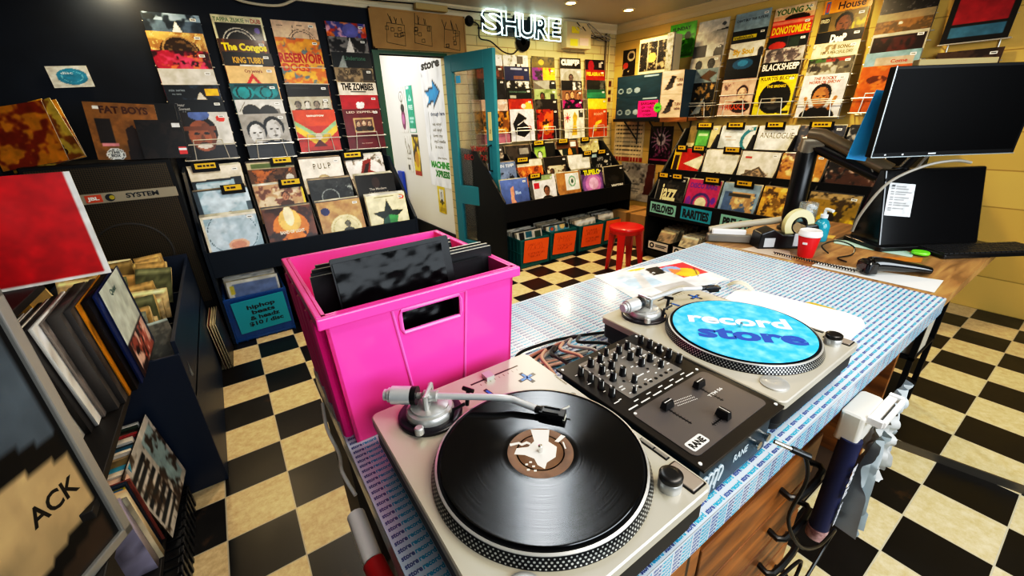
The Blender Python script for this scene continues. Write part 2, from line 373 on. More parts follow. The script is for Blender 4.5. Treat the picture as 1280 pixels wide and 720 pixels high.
# ---- notices on the corridor wall and the cardboard panel over the door
PW = -PI / 2
def notice(name, label, cat, base, ops, w, h, loc, rz, N=40, group=None, roll=0, th=.002):
    o = mobj(name, sheet_mesh(name, base, ops, w, h, th, N, edge='ddd8cc')); place(o, loc, rz, 0, roll); return tag(o, label, cat, group)
K = '15141a'
notice('paper_sign', 'tall white paper sign with store lettering and blue arrow in the corridor', 'sign', 'f2f3f6',
    [('T', 'store', .07, .925, .062, K, .82, .05), ('P', [(.12, .76), (.5, .79), (.5, .83), (.8, .75), (.48, .64), (.49, .69), (.16, .65), (.3, .71)], '1f86c4'),
     ('L', .12, .76, .5, .79, .02, K), ('L', .5, .84, .8, .75, .02, K), ('L', .8, .75, .47, .635, .02, K), ('L', .16, .65, .48, .69, .02, K), ('L', .03, .9, .06, .88, .02, K),
     ('T', 'through here', .3, .575, .03, '1b3c66', .62, .03), ('T', 'via vinyl', .34, .50, .025, '444', .4), ('T', 'old vinyl', .34, .455, .025, '444', .4), ('T', 'login my', .34, .41, .025, '444', .42),
     ('T', 'mp3 media', .36, .365, .025, '444', .5), ('T', '& more', .38, .32, .025, '444', .34), ('L', .2, .6, .2, .45, .02, '333'), ('L', .2, .45, .17, .31, .025, '222'),
     ('T', 'plus more', .45, .235, .02, '555', .4), ('T', 'MACHINE', .1, .16, .052, '1e9a2c', .84, .06), ('T', 'XPRESS', .26, .085, .052, '17862a', .66, .06)], .54, 1.27, (2.296, 1.455, .70), PW, 60)
notice('poster', 'small green printed flyer on the white corridor wall', 'poster', '0f8f78', [('R', .1, .93, .5, .98, 'dff'), ('R', .06, .02, .9, .09, 'eee'), ('T', 'FREE', .2, .5, .1, 'cfe', .6), ('L', .5, .8, .3, .7, .04, 'bfe'), ('L', .5, .8, .7, .7, .04, 'bfe'), ('L', .3, .7, .7, .7, .04, 'bfe'), ('R', .2, .3, .8, .33, '9dc'), ('R', .2, .22, .7, .25, '9dc')], .20, .50, (2.297, 2.10, 1.26), PW)
notice('poster', 'narrow white flyer with a purple figure, leftmost on the corridor wall', 'poster', 'e6e1da', [('E', .45, .8, .35, .12, '333'), ('E', .45, .8, .28, .09, 'e6e1da'), ('E', .5, .3, .34, .24, '6c2a58'), ('E', .5, .55, .3, .1, '222'), ('R', .42, .6, .52, .85, '222'), ('E', .45, .3, .18, .12, 'b06a9a')], .2, .50, (2.297, 2.36, 1.26), PW)
notice('poster', 'yellow and black flyer below the green one on the corridor wall', 'poster', 'd9b916', [('R', 0, .93, 1, 1, '15120c'), ('N', 4, '2a2014', .5), ('E', .5, .4, .3, .2, 'b88b1a'), ('R', 0, 0, 1, .12, 'a8341c')], .20, .47, (2.297, 2.08, .77), PW)
notice('poster', 'pale flyer with grey drawing below the purple figure in the corridor', 'poster', 'e4e0d8', [('N', 6, '555', .56, .1, .5, .9, .95), ('R', .15, .35, .8, .38, '888'), ('R', .15, .28, .7, .3, '999'), ('R', .2, .05, .5, .18, '333')], .19, .42, (2.297, 2.33, .80), PW)
notice('poster', 'yellow portrait notice low on the corridor wall beside the door', 'poster', 'd8c21e', [('R', .1, .05, .9, .16, 'bda50f'), ('T', 'FOLD', .22, .84, .07, '433a0a', .55), ('R', .22, .36, .8, .68, 'd8d8d4'), ('F', .52, .5, .1, 'bbb', '222'), ('R', .22, .3, .8, .34, '6a5e12')], .19, .39, (2.297, 1.49, .40), PW)
MB().box(0, 0, 0, .035, .16, .36).build('blue_panel', mat('blue_card', '1440b0', .5), smooth=0, bevel=.003)
tag(place(bpy.data.objects['blue_panel'], (2.255, 2.55, .0)), 'blue card panel standing against the corridor wall behind the bins', 'panel')
bpy.data.objects['blue_panel'].location.z = .42; bpy.data.objects['blue_panel'].scale.z = 1
tag(place(MB().box(-.12, -.1, 0, .12, .1, .42).build('storage_crate', mat('dark_crate', '15181c', .6), smooth=0, bevel=.004), (2.16, 2.62, 0)), 'dark crate under the blue panel in the corridor', 'crate')
mb = MB(); mb.box(1.607, YB - .055, 1.962, 2.49, YB - .045, 2.255)
for a in ((1.607, 1.962, 2.49, 1.975), (1.607, 2.243, 2.49, 2.255), (1.607, 1.962, 1.62, 2.255), (2.477, 1.962, 2.49, 2.255)): mb.box(a[0], YB - .06, a[1], a[2], YB - .055, a[3])
def doodle(x, z, s):
    r = random.Random(int(x * 100))
    def ln(*p): mb.tube([(a, YB - .0565, b) for a, b in p], .0022, 4, 1)
    ln((x, z), (x + .9 * s, z - .02), (x + .95 * s, z + .75 * s), (x + .1 * s, z + .8 * s), (x, z))
    for k in range(7): a, b = x + r.random() * .8 * s, z + r.random() * .7 * s; ln((a, b), (a + .15 * s, b), (a + .15 * s, b + .15 * s), (a, b + .13 * s), (a, b))
    for k in range(5): a = x + r.random() * .9 * s; ln((a, z + .8 * s), (a + (r.random() - .5) * .3 * s, z + s + r.random() * .25 * s))
doodle(1.73, 2.01, .18); doodle(1.98, 2.02, .18); doodle(2.26, 2.0, .18)
tag(mb.build('cardboard_sign', [mat('kraft_card', 'a8844a', .7, noise='9a7640', nscale=5), m_black], smooth=0), 'brown cardboard sign with black line drawings above the doorway', 'sign')

# ================================================================== WALL RACKS
ORD = ['topmost', 'second from top', 'third from top', 'fourth from top', 'fifth from top', 'sixth from top', 'seventh from top']
def wall_rack(label, x0, ztops, base, fx, rz, recs, recdesc, grp):
    """x0: left edge along the wall; base(x, out) gives the world point at distance out from the wall"""
    n = len(ztops); tilt = R_(5)
    rk = thing('wall_rack', label, 'record rack', (*base(x0 + .156, 0), 0), rz)
    mb = MB(); zt, zb = ztops[0], ztops[-1] - .33
    for xx in (-.12, .12): mb.tube([(xx, -.006, zt - .01), (xx, -.006, zb)], .0042, 6)
    for z in np.linspace(zt - .05, zb, 6): mb.tube([(-.16, -.006, z), (.16, -.006, z)], .0025, 6)
    mb.build('back_wires', m_wire, rk)
    for k, zt in enumerate(ztops):
        z0 = zt - .311; out = .045 + .0165 * k
        if recs[k] is not None:
            d, b, ops = recs[k]
            me = sheet_mesh('record_sleeve', b, ops, N=56)
            p = base(x0 + .156 + rnd.uniform(-.004, .004), out)
            record(me, (*p, z0), rz, tilt, f'{d} sleeve, {ORD[k]} {recdesc}', grp, stick=rnd.random() < .7, roll=rnd.uniform(-.012, .012))
        mb = MB(); y = -out - .006
        mb.tube([(-.165, -.006, z0 + .0), (-.165, y, z0 - .004), (.165, y, z0 - .004), (.165, -.006, z0)], .0042, 6)
        if k == n - 1 or k in fx:
            mb.tube([(-.165, -.006, z0 + .1), (-.165, y - .004, z0 + .1), (.165, y - .004, z0 + .1), (.165, -.006, z0 + .1)], .0042, 6)
            mb.tube([(-.1, y, z0 - .004), (-.085, y - .004, z0 + .13), (.085, y - .004, z0 + .13), (.1, y, z0 - .004)], .0042, 6)
        mb.build('wire_pocket', m_wire, rk)
b1 = lambda x, out: (x, YB - out)
b2 = lambda s, out: (XR - out, -s)
D1 = [
 ('leftmost', .132, [2.10, 1.99, 1.88, 1.77, 1.67, 1.577, 1.496], [
  ('slate blue photo', '2b3644', [('N', 3, '4d5f74', .5), ('R', 0, .86, 1, 1, '8aa0b4'), ('N', 5, '1a222c', .55), ('P', [(.45, .66), (.62, .66), (.54, .86)], 'cfd2cc'), ('E', .12, .92, .1, .06, '20262c')]),
  ('tan ornate pattern', 'b98f52', [('N', 11, '8a6433', .52), ('N', 14, 'd9b67c', .6), ('E', .5, .62, .36, .28, '2a1c10'), ('A', .5, .62, .3, .03, '8f7448'), ('N', 12, '6d5230', .6, .2, .6, .8, .85)]),
  ('red and pink abstract', 'a81c38', [('N', 4, '2a0c10', .55), ('N', 6, 'e0426a', .58), ('N', 9, 'd9783a', .68)]),
  ('plain pale grey', 'c9c2b6', [('R', .86, .93, .96, .94, '777')]),
  ('black sleeve with yellow label', '14171d', [('N', 6, '26384a', .56), ('R', .72, .78, .97, .92, 'e0aa1a'), ('P', [(.5, .65), (.75, .65), (.62, .86)], 'c9bfae'), ('T', 'mix series', .08, .87, .05, '88939a'), ('T', 'no two', .12, .8, .04, '88939a')]),
  ('black sleeve with handwriting', '101216', [('T', 'Dear', .1, .86, .06, '9a9a98'), ('T', 'Sweet', .14, .78, .06, '9a9a98'), ('T', 'Home', .2, .7, .06, '9a9a98')]),
  ('close-up smiling face', '1a1210', [('R', .62, .3, 1, 1, 'c9c3b8'), ('F', .42, .5, .36, '8a4f30', '120c0a'), ('R', .05, .62, .7, .7, '6a3a22'), ('E', .42, .28, .14, .05, 'e0d2c4'), ('E', .84, .86, .09, .07, 'd2301c'), ('E', .45, .95, .2, .12, '54689a')])]),
 ('second', .515, [2.118, 1.97, 1.887, 1.797, 1.684, 1.574, 1.477], [
  ('white bordered dub record', 'd9d2ae', [('R', .05, .0, .95, .84, '121010'), ('A', .45, .42, .33, .02, 'cfcabc'), ('A', .45, .42, .27, .02, 'cfcabc'), ('T', 'TAPPA ZUKIE', .03, .87, .085, '6d8a52', .6, .01), ('T', 'IN', .66, .88, .06, '9a9488', .07), ('T', 'DUB', .76, .87, .085, 'b8301c', .2, .01), ('E', .85, .72, .06, .06, '6a5a9a')]),
  ('brown wood-panel record with yellow title', '4a2b14', [('R', 0, .0, 1, .55, '2c2018'), ('S', 6, '5c3517', 0) if 0 else ('R', .1, 0, .13, 1, '8a4f20'), ('R', .9, 0, .93, 1, '8a4f20'), ('R', .2, .55, .85, .72, '2f241c'), ('T', 'The Congos', .06, .78, .14, 'f2d40e', .9, .05), ('L', .25, .62, .45, .56, .03, 'b8a890'), ('L', .45, .56, .75, .63, .03, 'b8a890')]),
  ('black record with gold arched title', '0c0a08', [('T', 'KING TUBBY', .18, .78, .12, 'c99a1c', .64, .04), ('R', .3, .71, .75, .735, 'd8d4c8'), ('R', .33, 0, .72, .69, '857a66')]),
  ('peach record with a red chevron', 'd8a673', [('P', [(.32, .6), (.5, .85), (.68, .6), (.6, .6), (.5, .74), (.4, .6)], 'b81c1c'), ('T', 'Cry Jenny\'s', .36, .87, .06, '2a1810', .36)]),
  ('teal swirl', '0d4a50', [('E', .25, .8, .22, .14, '17858a'), ('E', .72, .8, .25, .14, '157a80'), ('A', .25, .8, .14, .03, '0a2e34'), ('A', .72, .8, .12, .03, '0a2e34'), ('R', .1, .93, .9, .97, '0a2c30')]),
  ('white and grey drawing', 'c9c4ba', [('R', .1, .0, .9, .8, '6f6d6a'), ('E', .3, .7, .2, .2, '1c1c1c'), ('E', .65, .68, .2, .2, '2a2a2a'), ('L', .05, .75, .2, .95, .015, '444')]),
  ('black and white double portrait', '8d8984', [('R', 0, 0, 1, .3, '121212'), ('F', .3, .55, .24, 'c9c5c0', '0e0e0e'), ('F', .68, .62, .26, 'b5b1ac', '0c0c0c'), ('R', 0, 0, .5, .2, '1a1a1a')])]),
 ('third', .878, [2.115, 2.0, 1.791, 1.683, 1.594, 1.497], [
  ('cream line-drawing', 'dcc0a2', [('A', .62, .5, .28, .015, '5a4436'), ('A', .62, .5, .33, .012, '5a4436'), ('L', .4, .6, .45, .9, .012, '5a4436'), ('L', .8, .6, .82, .9, .012, '5a4436'), ('L', .5, .9, .7, .92, .012, '5a4436'), ('T', 'outsides', .1, .88, .03, '6a5446')]),
  ('orange comic-art film soundtrack', 'c96a1e', [('N', 5, 'e0a02c', .5), ('N', 7, '4f6a78', .62), ('R', .0, .42, 1, .66, 'd9983a'), ('T', 'RESERVOIR', .0, .47, .2, 'a81c10', 1.0, .04), ('T', 'DOGS', .04, .28, .16, 'b8401a', .6, .04)]),
  ('orange and blue comic', 'c25420', [('N', 5, 'd9b13a', .52), ('N', 7, '7a2a18', .58), ('R', .05, .8, .4, .95, 'b8a894'), ('N', 9, '5a7484', .66)]),
  ('plain black', '14110f', [('R', .1, .9, .5, .92, '333')]),
  ('sepia row of faces', 'a39a88', [('F', .2, .8, .09, '6b6258', '2a2622'), ('F', .42, .8, .09, 'c9c0b0', '2a2622'), ('F', .64, .8, .09, '7a7064', '2a2622'), ('F', .85, .8, .09, 'bdb4a2', '2a2622')]),
  ('red camper-van sunburst', 'a82818', [('R', 0, .62, 1, 1, 'c2401a'), ('P', [(0, .75), (.5, .4), (1, .75), (1, .62), (.5, .22), (0, .62)], '7fa878'), ('P', [(0, .64), (.5, .3), (1, .64), (1, .5), (.5, .1), (0, .5)], 'd9a828'), ('P', [(.2, .0), (.5, .3), (.8, .0)], '4a0e0a'), ('E', .5, .36, .08, .08, 'd9c9b0'), ('R', .1, .02, .9, .12, '8f2416'), ('T', 'tomorrow', .3, .84, .06, 'f0e0d0', .42)])]),
 ('fourth', 1.256, [2.135, 2.03, 1.92, 1.808, 1.699, 1.604, 1.497], [
  ('red and violet psychedelic', 'b8321a', [('N', 4, '3a4a9a', .54), ('N', 6, 'd9a8b8', .6), ('N', 7, 'e07a1e', .62), ('E', .6, .82, .2, .16, '6a6ab0')]),
  ('black and white crowd photo', '1c1a1c', [('N', 5, '8a8682', .56), ('P', [(.4, .65), (.55, 1), (.62, .65)], 'cfcac4')]),
  ('black sleeve with green scrawled title', '14181a', [('P', [(.1, .6), (.3, .95), (.35, .6)], '8a8f8c'), ('T', 'Undertone', .3, .82, .1, '3c6a54', .55)]),
  ('sepia group portrait', '8a785a', [('N', 6, '4a3c2a', .52), ('R', .7, .7, .95, .95, '2c2620'), ('T', 'QUEENS', .25, .84, .1, '2a1c10', .4)]),
  ('white record with arched black title', 'e2d3bd', [('T', 'THE ZOMBIES', .08, .82, .16, '14100e', .84, .05), ('R', .3, .76, .7, .79, '555')]),
  ('crimson record with a white flower', 'a01420', [('E', .48, .72, .1, .06, 'e6e2dc'), ('E', .54, .77, .06, .06, 'd9d4ce'), ('E', .44, .78, .05, .05, 'f0ece4')]),
  ('maroon record with a framed group photo', '5c0c14', [('T', 'LED ZEPPELIN', .1, .9, .05, 'd0c0b0', .8), ('R', .24, .4, .78, .78, 'b89a6a'), ('R', .28, .44, .74, .74, '6a4634'), ('F', .36, .62, .07, 'c9a58a', '2a1a12'), ('F', .51, .64, .07, 'c9a58a', '3a2a12'), ('F', .66, .62, .07, 'c9a58a', '1a120a'), ('T', 'the greatest', .35, .12, .03, 'b0a090', .3)])]),
]
for nm, x0, zt, recs in D1:
    wall_rack(f'white wire record rack, {nm} on the black wall left of the doorway', x0, zt, b1, (), 0, recs, f'in {nm} black-wall rack', 'records racked on the black wall')
D2 = [
 ('first', 2.60, [1.97, 1.87, 1.75, 1.65, 1.56, 1.455], [
  ('white portrait', 'd9d4cc', [('F', .6, .8, .12, '8a5a44', '1a1210')]), ('rust brown', '7a4030', [('N', 5, '3a2018', .5)]), ('black abstract', '16161a', [('N', 5, '33343c', .6)]),
  ('charcoal', '1e1e22', [('N', 5, '101012', .5)]), ('cream and pink', 'd0b8a6', [('N', 5, 'b88f86', .55)]), ('autumn brown landscape', '7a4a1a', [('N', 5, 'c98a2a', .5), ('N', 7, '2a1a10', .56), ('R', 0, 0, 1, .3, 'a86a7a')])]),
 ('second', 2.925, [1.976, 1.871, 1.742, 1.668, 1.564, 1.465], [
  ('white ink-splat', 'dcd6c8', [('N', 9, '8a8070', .66), ('R', .55, .75, .8, .98, '55504a'), ('E', .5, .7, .05, .05, '222'), ('E', .68, .66, .04, .04, '333')]),
  ('navy record with a brown band', '1b2148', [('R', .25, .9, .7, .95, '9aa0b8'), ('R', .35, .62, .75, .72, '6a4a3c')]),
  ('black record with chalk white figures', '121214', [('N', 7, 'd8d4ca', .5, .05, .55, .95, .98)]),
  ('black record with pale green lettering', '0e1210', [('T', 'SOUND SYSTEM', .08, .86, .05, '5a7a66', .7), ('R', .1, .68, .35, .78, '9a9a94')]),
  ('red planets', 'b5341a', [('N', 4, '8a1e14', .5), ('E', .8, .72, .18, .18, 'd9a03a'), ('E', .6, .78, .1, .07, 'e8c8b0')]),
  ('white record with a black bird head', 'd6d0d0', [('E', .5, .5, .42, .46, 'bdb8bc'), ('E', .5, .5, .4, .44, 'd6d0d0'), ('P', [(.1, .55), (.35, .9), (.7, .72), (.55, .6), (.9, .35), (.55, .1), (.2, .2)], '14141a'), ('L', .3, .5, .6, .66, .03, 'cfcacc'), ('E', .8, .42, .07, .05, 'a83030')])]),
 ('third', 3.28, [1.977, 1.87, 1.75, 1.66, 1.56, 1.459], [
  ('olive record with gold star', '5a5222', [('N', 5, '3c3818', .52), ('E', .4, .82, .12, .08, 'c2a02a')]),
  ('yellow and purple pop-art', 'd9b51c', [('R', 0, .5, .45, 1, '6a2a7a'), ('N', 5, 'b8282c', .6), ('N', 6, '201a20', .58, 0, .5, .5, 1)]),
  ('grey wedge', '55534f', [('P', [(0, .95), (.7, .6), (.7, 1)], '8a8782'), ('E', .85, .8, .16, .2, '1c1c1e')]),
  ('green street portrait', '8a9a6a', [('N', 5, '5a6a44', .55), ('F', .35, .74, .13, '5a3a2a', '14100e'), ('R', .7, .6, .9, .85, '2a2a24')]),
  ('black concert photo', '1a1614', [('N', 6, '44403a', .58)]),
  ('red and amber fire artwork', '8a1c14', [('R', .72, 0, 1, 1, '1c1416'), ('N', 4, 'd9581a', .5, .1, .2, .75, 1), ('E', .42, .42, .22, .26, 'c96a1a'), ('E', .42, .45, .1, .12, 'e8b84a'), ('N', 7, '2a0e0c', .62)])]),
 ('fourth', 3.67, [1.979, 1.87, 1.75, 1.65, 1.55, 1.453], [
  ('black record with bubble title', '141414', [('T', 'CUBISTS', .06, .78, .16, 'e0dcd2', .88, .1)]),
  ('grey arch portrait', 'a39d94', [('E', .5, .6, .42, .36, '8a847c'), ('F', .5, .68, .13, '5a4a44', '14100e')]),
  ('black record with a white letter block', '121214', [('R', .55, .62, .95, .95, 'c9c6c0'), ('N', 8, '222', .5, .55, .62, .95, .95)]),
  ('brown group portrait', '6a4c34', [('F', .25, .8, .12, 'a87a5a', '1a1210'), ('F', .5, .84, .12, 'b88a66', '1a1210'), ('F', .78, .8, .12, '9a6c4c', '1a1210')]),
  ('black record with magenta shapes', '1a1016', [('N', 5, 'a01c6a', .54), ('N', 6, '0e0a0e', .56)]),
  ('cream record with gold bottle', 'd8ceb8', [('P', [(.35, .1), (.62, .1), (.6, .55), (.66, .75), (.52, .92), (.42, .72), (.45, .55)], 'b8902e'), ('L', .02, .72, .32, .72, .04, 'b02a44'), ('L', .17, .57, .17, .87, .04, 'b02a44'), ('L', .06, .62, .28, .82, .03, 'b02a44'), ('L', .28, .62, .06, .82, .03, 'b02a44'), ('R', .72, .7, .95, .95, '3a3a38')])]),
 ('fifth', 4.052, [1.976, 1.87, 1.76, 1.66, 1.56, 1.448], [
  ('dark red night photo', '1a1014', [('E', .3, .78, .15, .2, '8a1424'), ('R', .7, .75, .85, .9, 'a89a94')]),
  ('scarlet record with yellow script', '8a1a14', [('T', 'FELABRATE', .05, .8, .12, 'e0a82a', .9, .05)]),
  ('smoky black', '1c1e1c', [('N', 5, '55564f', .58)]), ('thin green edged', '1e4a34', [('R', 0, .7, 1, .9, '2a6a4a')]),
  ('mustard yellow', 'c2a81c', [('N', 5, 'd9bc30', .5)]),
  ('orange record with yellow horn figure', 'b5481a', [('P', [(.25, .2), (.4, .55), (.7, .62), (.72, .52), (.5, .45), (.4, .2)], 'e0b02a'), ('T', 'BOUNTY', .3, .78, .09, 'd9a08a', .5)])]),
]
for nm, x0, zt, recs in D2:
    wall_rack(f'white wire record rack, {nm} from the door on the cream brick wall', x0, zt, b1, (), 0, recs, f'in {nm} brick-wall rack', 'records racked on the cream brick wall')
D3 = [
 ('first', -.005, [2.19, 2.09, 1.98, 1.875, 1.77, 1.645], [
  ('off-white record with a small eye', 'cfc8ba', [('E', .85, .85, .07, .05, '555'), ('L', .25, .62, 1, .72, .05, '2a2622')]), ('pale grey pencil', 'bdb7aa', [('N', 4, 'a8a296', .55)]),
  ('grey and black silhouettes', 'c2bcb2', [('R', 0, .6, .45, 1, '2a2828'), ('E', .9, .7, .2, .25, '333')]), ('monochrome heads', '9a958c', [('F', .3, .74, .14, '2a2826', '111'), ('F', .72, .76, .15, '3a3836', '111')]),
  ('blue-grey record with a brown bird', '6a7a80', [('P', [(.4, .75), (.7, .95), (.98, .85), (.75, .7), (.85, .6)], '4a3018')]),
  ('black leopard-print artwork', '17150f', [('N', 8, 'b08a4a', .56), ('N', 5, '0c0c0c', .52), ('P', [(.3, .05), (.7, .6), (.6, .1)], '8a9090')])]),
 ('second', .372, [2.19, 2.05, 1.95, 1.83, 1.65], [
  ('powder blue record with thin black title', '8ea4ac', [('T', 'CAN\'T BUY THE FUTURE', .06, .78, .06, '14181c', .88)]),
  ('black record with a yellow title strip', '16181a', [('R', .05, .78, .72, .86, 'c9b81c'), ('T', 'individuals', .08, .79, .07, '2a2a10', .55), ('N', 5, '4a1a18', .62, .3, .3, 1, .7)]),
  ('pale record with mustard script', 'cfc8bc', [('T', 'Sly Soul', .12, .7, .14, 'c29a14', .6, .04), ('E', .93, .7, .09, .14, '2c2a2a'), ('L', .0, .9, .3, .75, .03, '333')]),
  ('black record with a blue night glow', '0c1016', [('E', .5, .82, .3, .14, '1c4a6a'), ('E', .5, .84, .16, .08, '2f7aa0'), ('R', 0, .4, 1, .68, '06080c')]),
  ('dusty pink portrait record', 'bd9a8c', [('F', .66, .58, .2, 'c9a58e', '2a1c18'), ('N', 6, '5a463e', .62, 0, .5, .5, .9), ('T', 'PARASOL', .14, .16, .16, 'c2481c', .72, .02)])]),
 ('third', .715, [2.17, 2.07, 1.95, 1.86, 1.755, 1.648], [
  ('cream and orange record with green lettering', 'd9a878', [('R', 0, .8, 1, 1, 'dcc49a'), ('T', 'YOUNG X', .04, .82, .13, '3a6a1e', .86, .03), ('E', .6, .7, .3, .1, '2a1810')]),
  ('red record with yellow block title', 'b82c1c', [('R', 0, .9, 1, .97, 'd97a5a'), ('T', 'DONOTOMLIKE', .03, .68, .17, 'e0b81c', .94, .04)]),
  ('black record with red car', '1a1c1a', [('E', .25, .78, .22, .1, '9a2a20'), ('R', .5, .55, .52, 1, '333'), ('R', .55, .6, .8, .95, '26322a')]),
  ('grey collage', 'a39a94', [('N', 9, '4a4244', .52), ('T', 'stereo crowd', .06, .86, .07, '3a3234', .8)]),
  ('black record with white slab title', '100f0e', [('T', 'BLACKSHEEP', .03, .8, .16, 'e0dcd0', .94, .02)]),
  ('yellow record with a big black disc', 'd0b818', [('E', .52, .44, .42, .42, '12110c'), ('T', 'KURTIS BLOW', .06, .89, .09, '1a180c', .9, .02), ('T', 'THE BREAKS', .26, .7, .07, 'd0b818', .5), ('F', .52, .36, .09, '8a7a5a', '333'), ('R', .3, .18, .75, .3, '33302a'), ('R', .68, .03, .98, .1, '2a2810')])]),
 ('fourth', 1.085, [2.15, 2.06, 1.93, 1.85, 1.745, 1.625], [
  ('bright orange record with black lettering', 'd98a1c', [('R', .04, .7, .14, .98, '2a6a9a'), ('R', .07, .74, .11, .94, 'b83a2a'), ('T', 'House', .32, .77, .16, '1a1408', .56, .02), ('T', 'party', .48, .7, .05, '3a2408')]),
  ('olive brown head-shot', '6a5a30', [('R', .02, .6, .24, .92, '2a2a22'), ('T', 'FRED', .04, .8, .08, 'c9c0a0', .18), ('F', .55, .7, .22, '6a4228', '14100c'), ('N', 5, 'b8a02a', .6, .75, .4, 1, .9)]),
  ('black record with a white centred title', '121416', [('R', 0, .7, 1, .73, '27425a'), ('T', 'DeeP', .33, .76, .16, 'e6e2d8', .34, .06)]),
  ('cream sketchbook', 'c9bc98', [('T', 'SONGS', .55, .85, .08, '4a3018', .34), ('T', 'FOR A PEACEFUL DAY', .2, .74, .07, '2a2420', .7), ('N', 9, '6a5844', .6, 0, .6, .5, .95)]),
  ('street market photo', '5a5648', [('R', 0, .9, .5, 1, '3c5a2a'), ('R', .4, .9, .9, .98, '8a2a1c'), ('N', 8, 'a8a294', .54, 0, .5, 1, .88), ('N', 8, '2a2622', .58)]),
  ('white record with a painted face', 'd2ccc6', [('F', .5, .46, .27, 'a8703a', '14100c'), ('L', .25, .2, .16, .45, .08, 'a8703a'), ('L', .75, .2, .84, .45, .08, 'a8703a'), ('T', 'THE ROCKY', .24, .88, .07, '8a2424', .52, .03), ('T', 'HORROR SHOW', .16, .79, .07, '9a2a24', .7, .03)])]),
 ('fifth', 1.47, [2.16, 2.10, 1.985, 1.86, 1.74, 1.65], [
  ('khaki record with yellow capitals', '5a4a2a', [('R', .04, .68, .9, .98, '8a7a3a'), ('T', 'THE BEATLES', .06, .72, .2, 'dccb3a', .9, .02)]),
  ('black starry', '0e0c0e', [('N', 14, '55504e', .72), ('T', '3', .86, .86, .08, 'a82020', 0)]),
  ('brown field landscape', '5a4424', [('R', 0, .84, 1, 1, '8a7a58'), ('N', 8, '8a6430', .5, 0, .5, 1, .84), ('E', .45, .78, .04, .03, 'd9d0b8')]),
  ('dark maroon framed', 'b0a894', [('R', .03, 0, .97, .94, '1e0e0c'), ('N', 4, '4a1a14', .56, .1, .3, .9, .9)]),
  ('pale blue and orange', '7a98a0', [('R', .2, .6, .9, .88, 'b09a8a'), ('T', 'Come', .5, .76, .07, 'a83a20', .3)]),
  ('burnt orange', 'b0561c', [('E', .35, .7, .2, .1, '5a2a14'), ('N', 5, 'c2702c', .55)])]),
 ('sixth', 1.855, [2.06, 1.70], [
  ('black framed red and blue', '16120e', [('R', .1, .35, .9, .95, '9a1c24'), ('R', .1, .1, .9, .3, '3a6a80')]), ('dark brown', '2a1c14', [('N', 5, '4a3424', .5)])]),
]
for nm, x0, zt, recs in D3:
    wall_rack(f'white wire record rack, {nm} from the corner on the yellow wall', x0, zt, b2, (), PW, recs, f'in {nm} yellow-wall rack', 'records racked on the yellow wall')

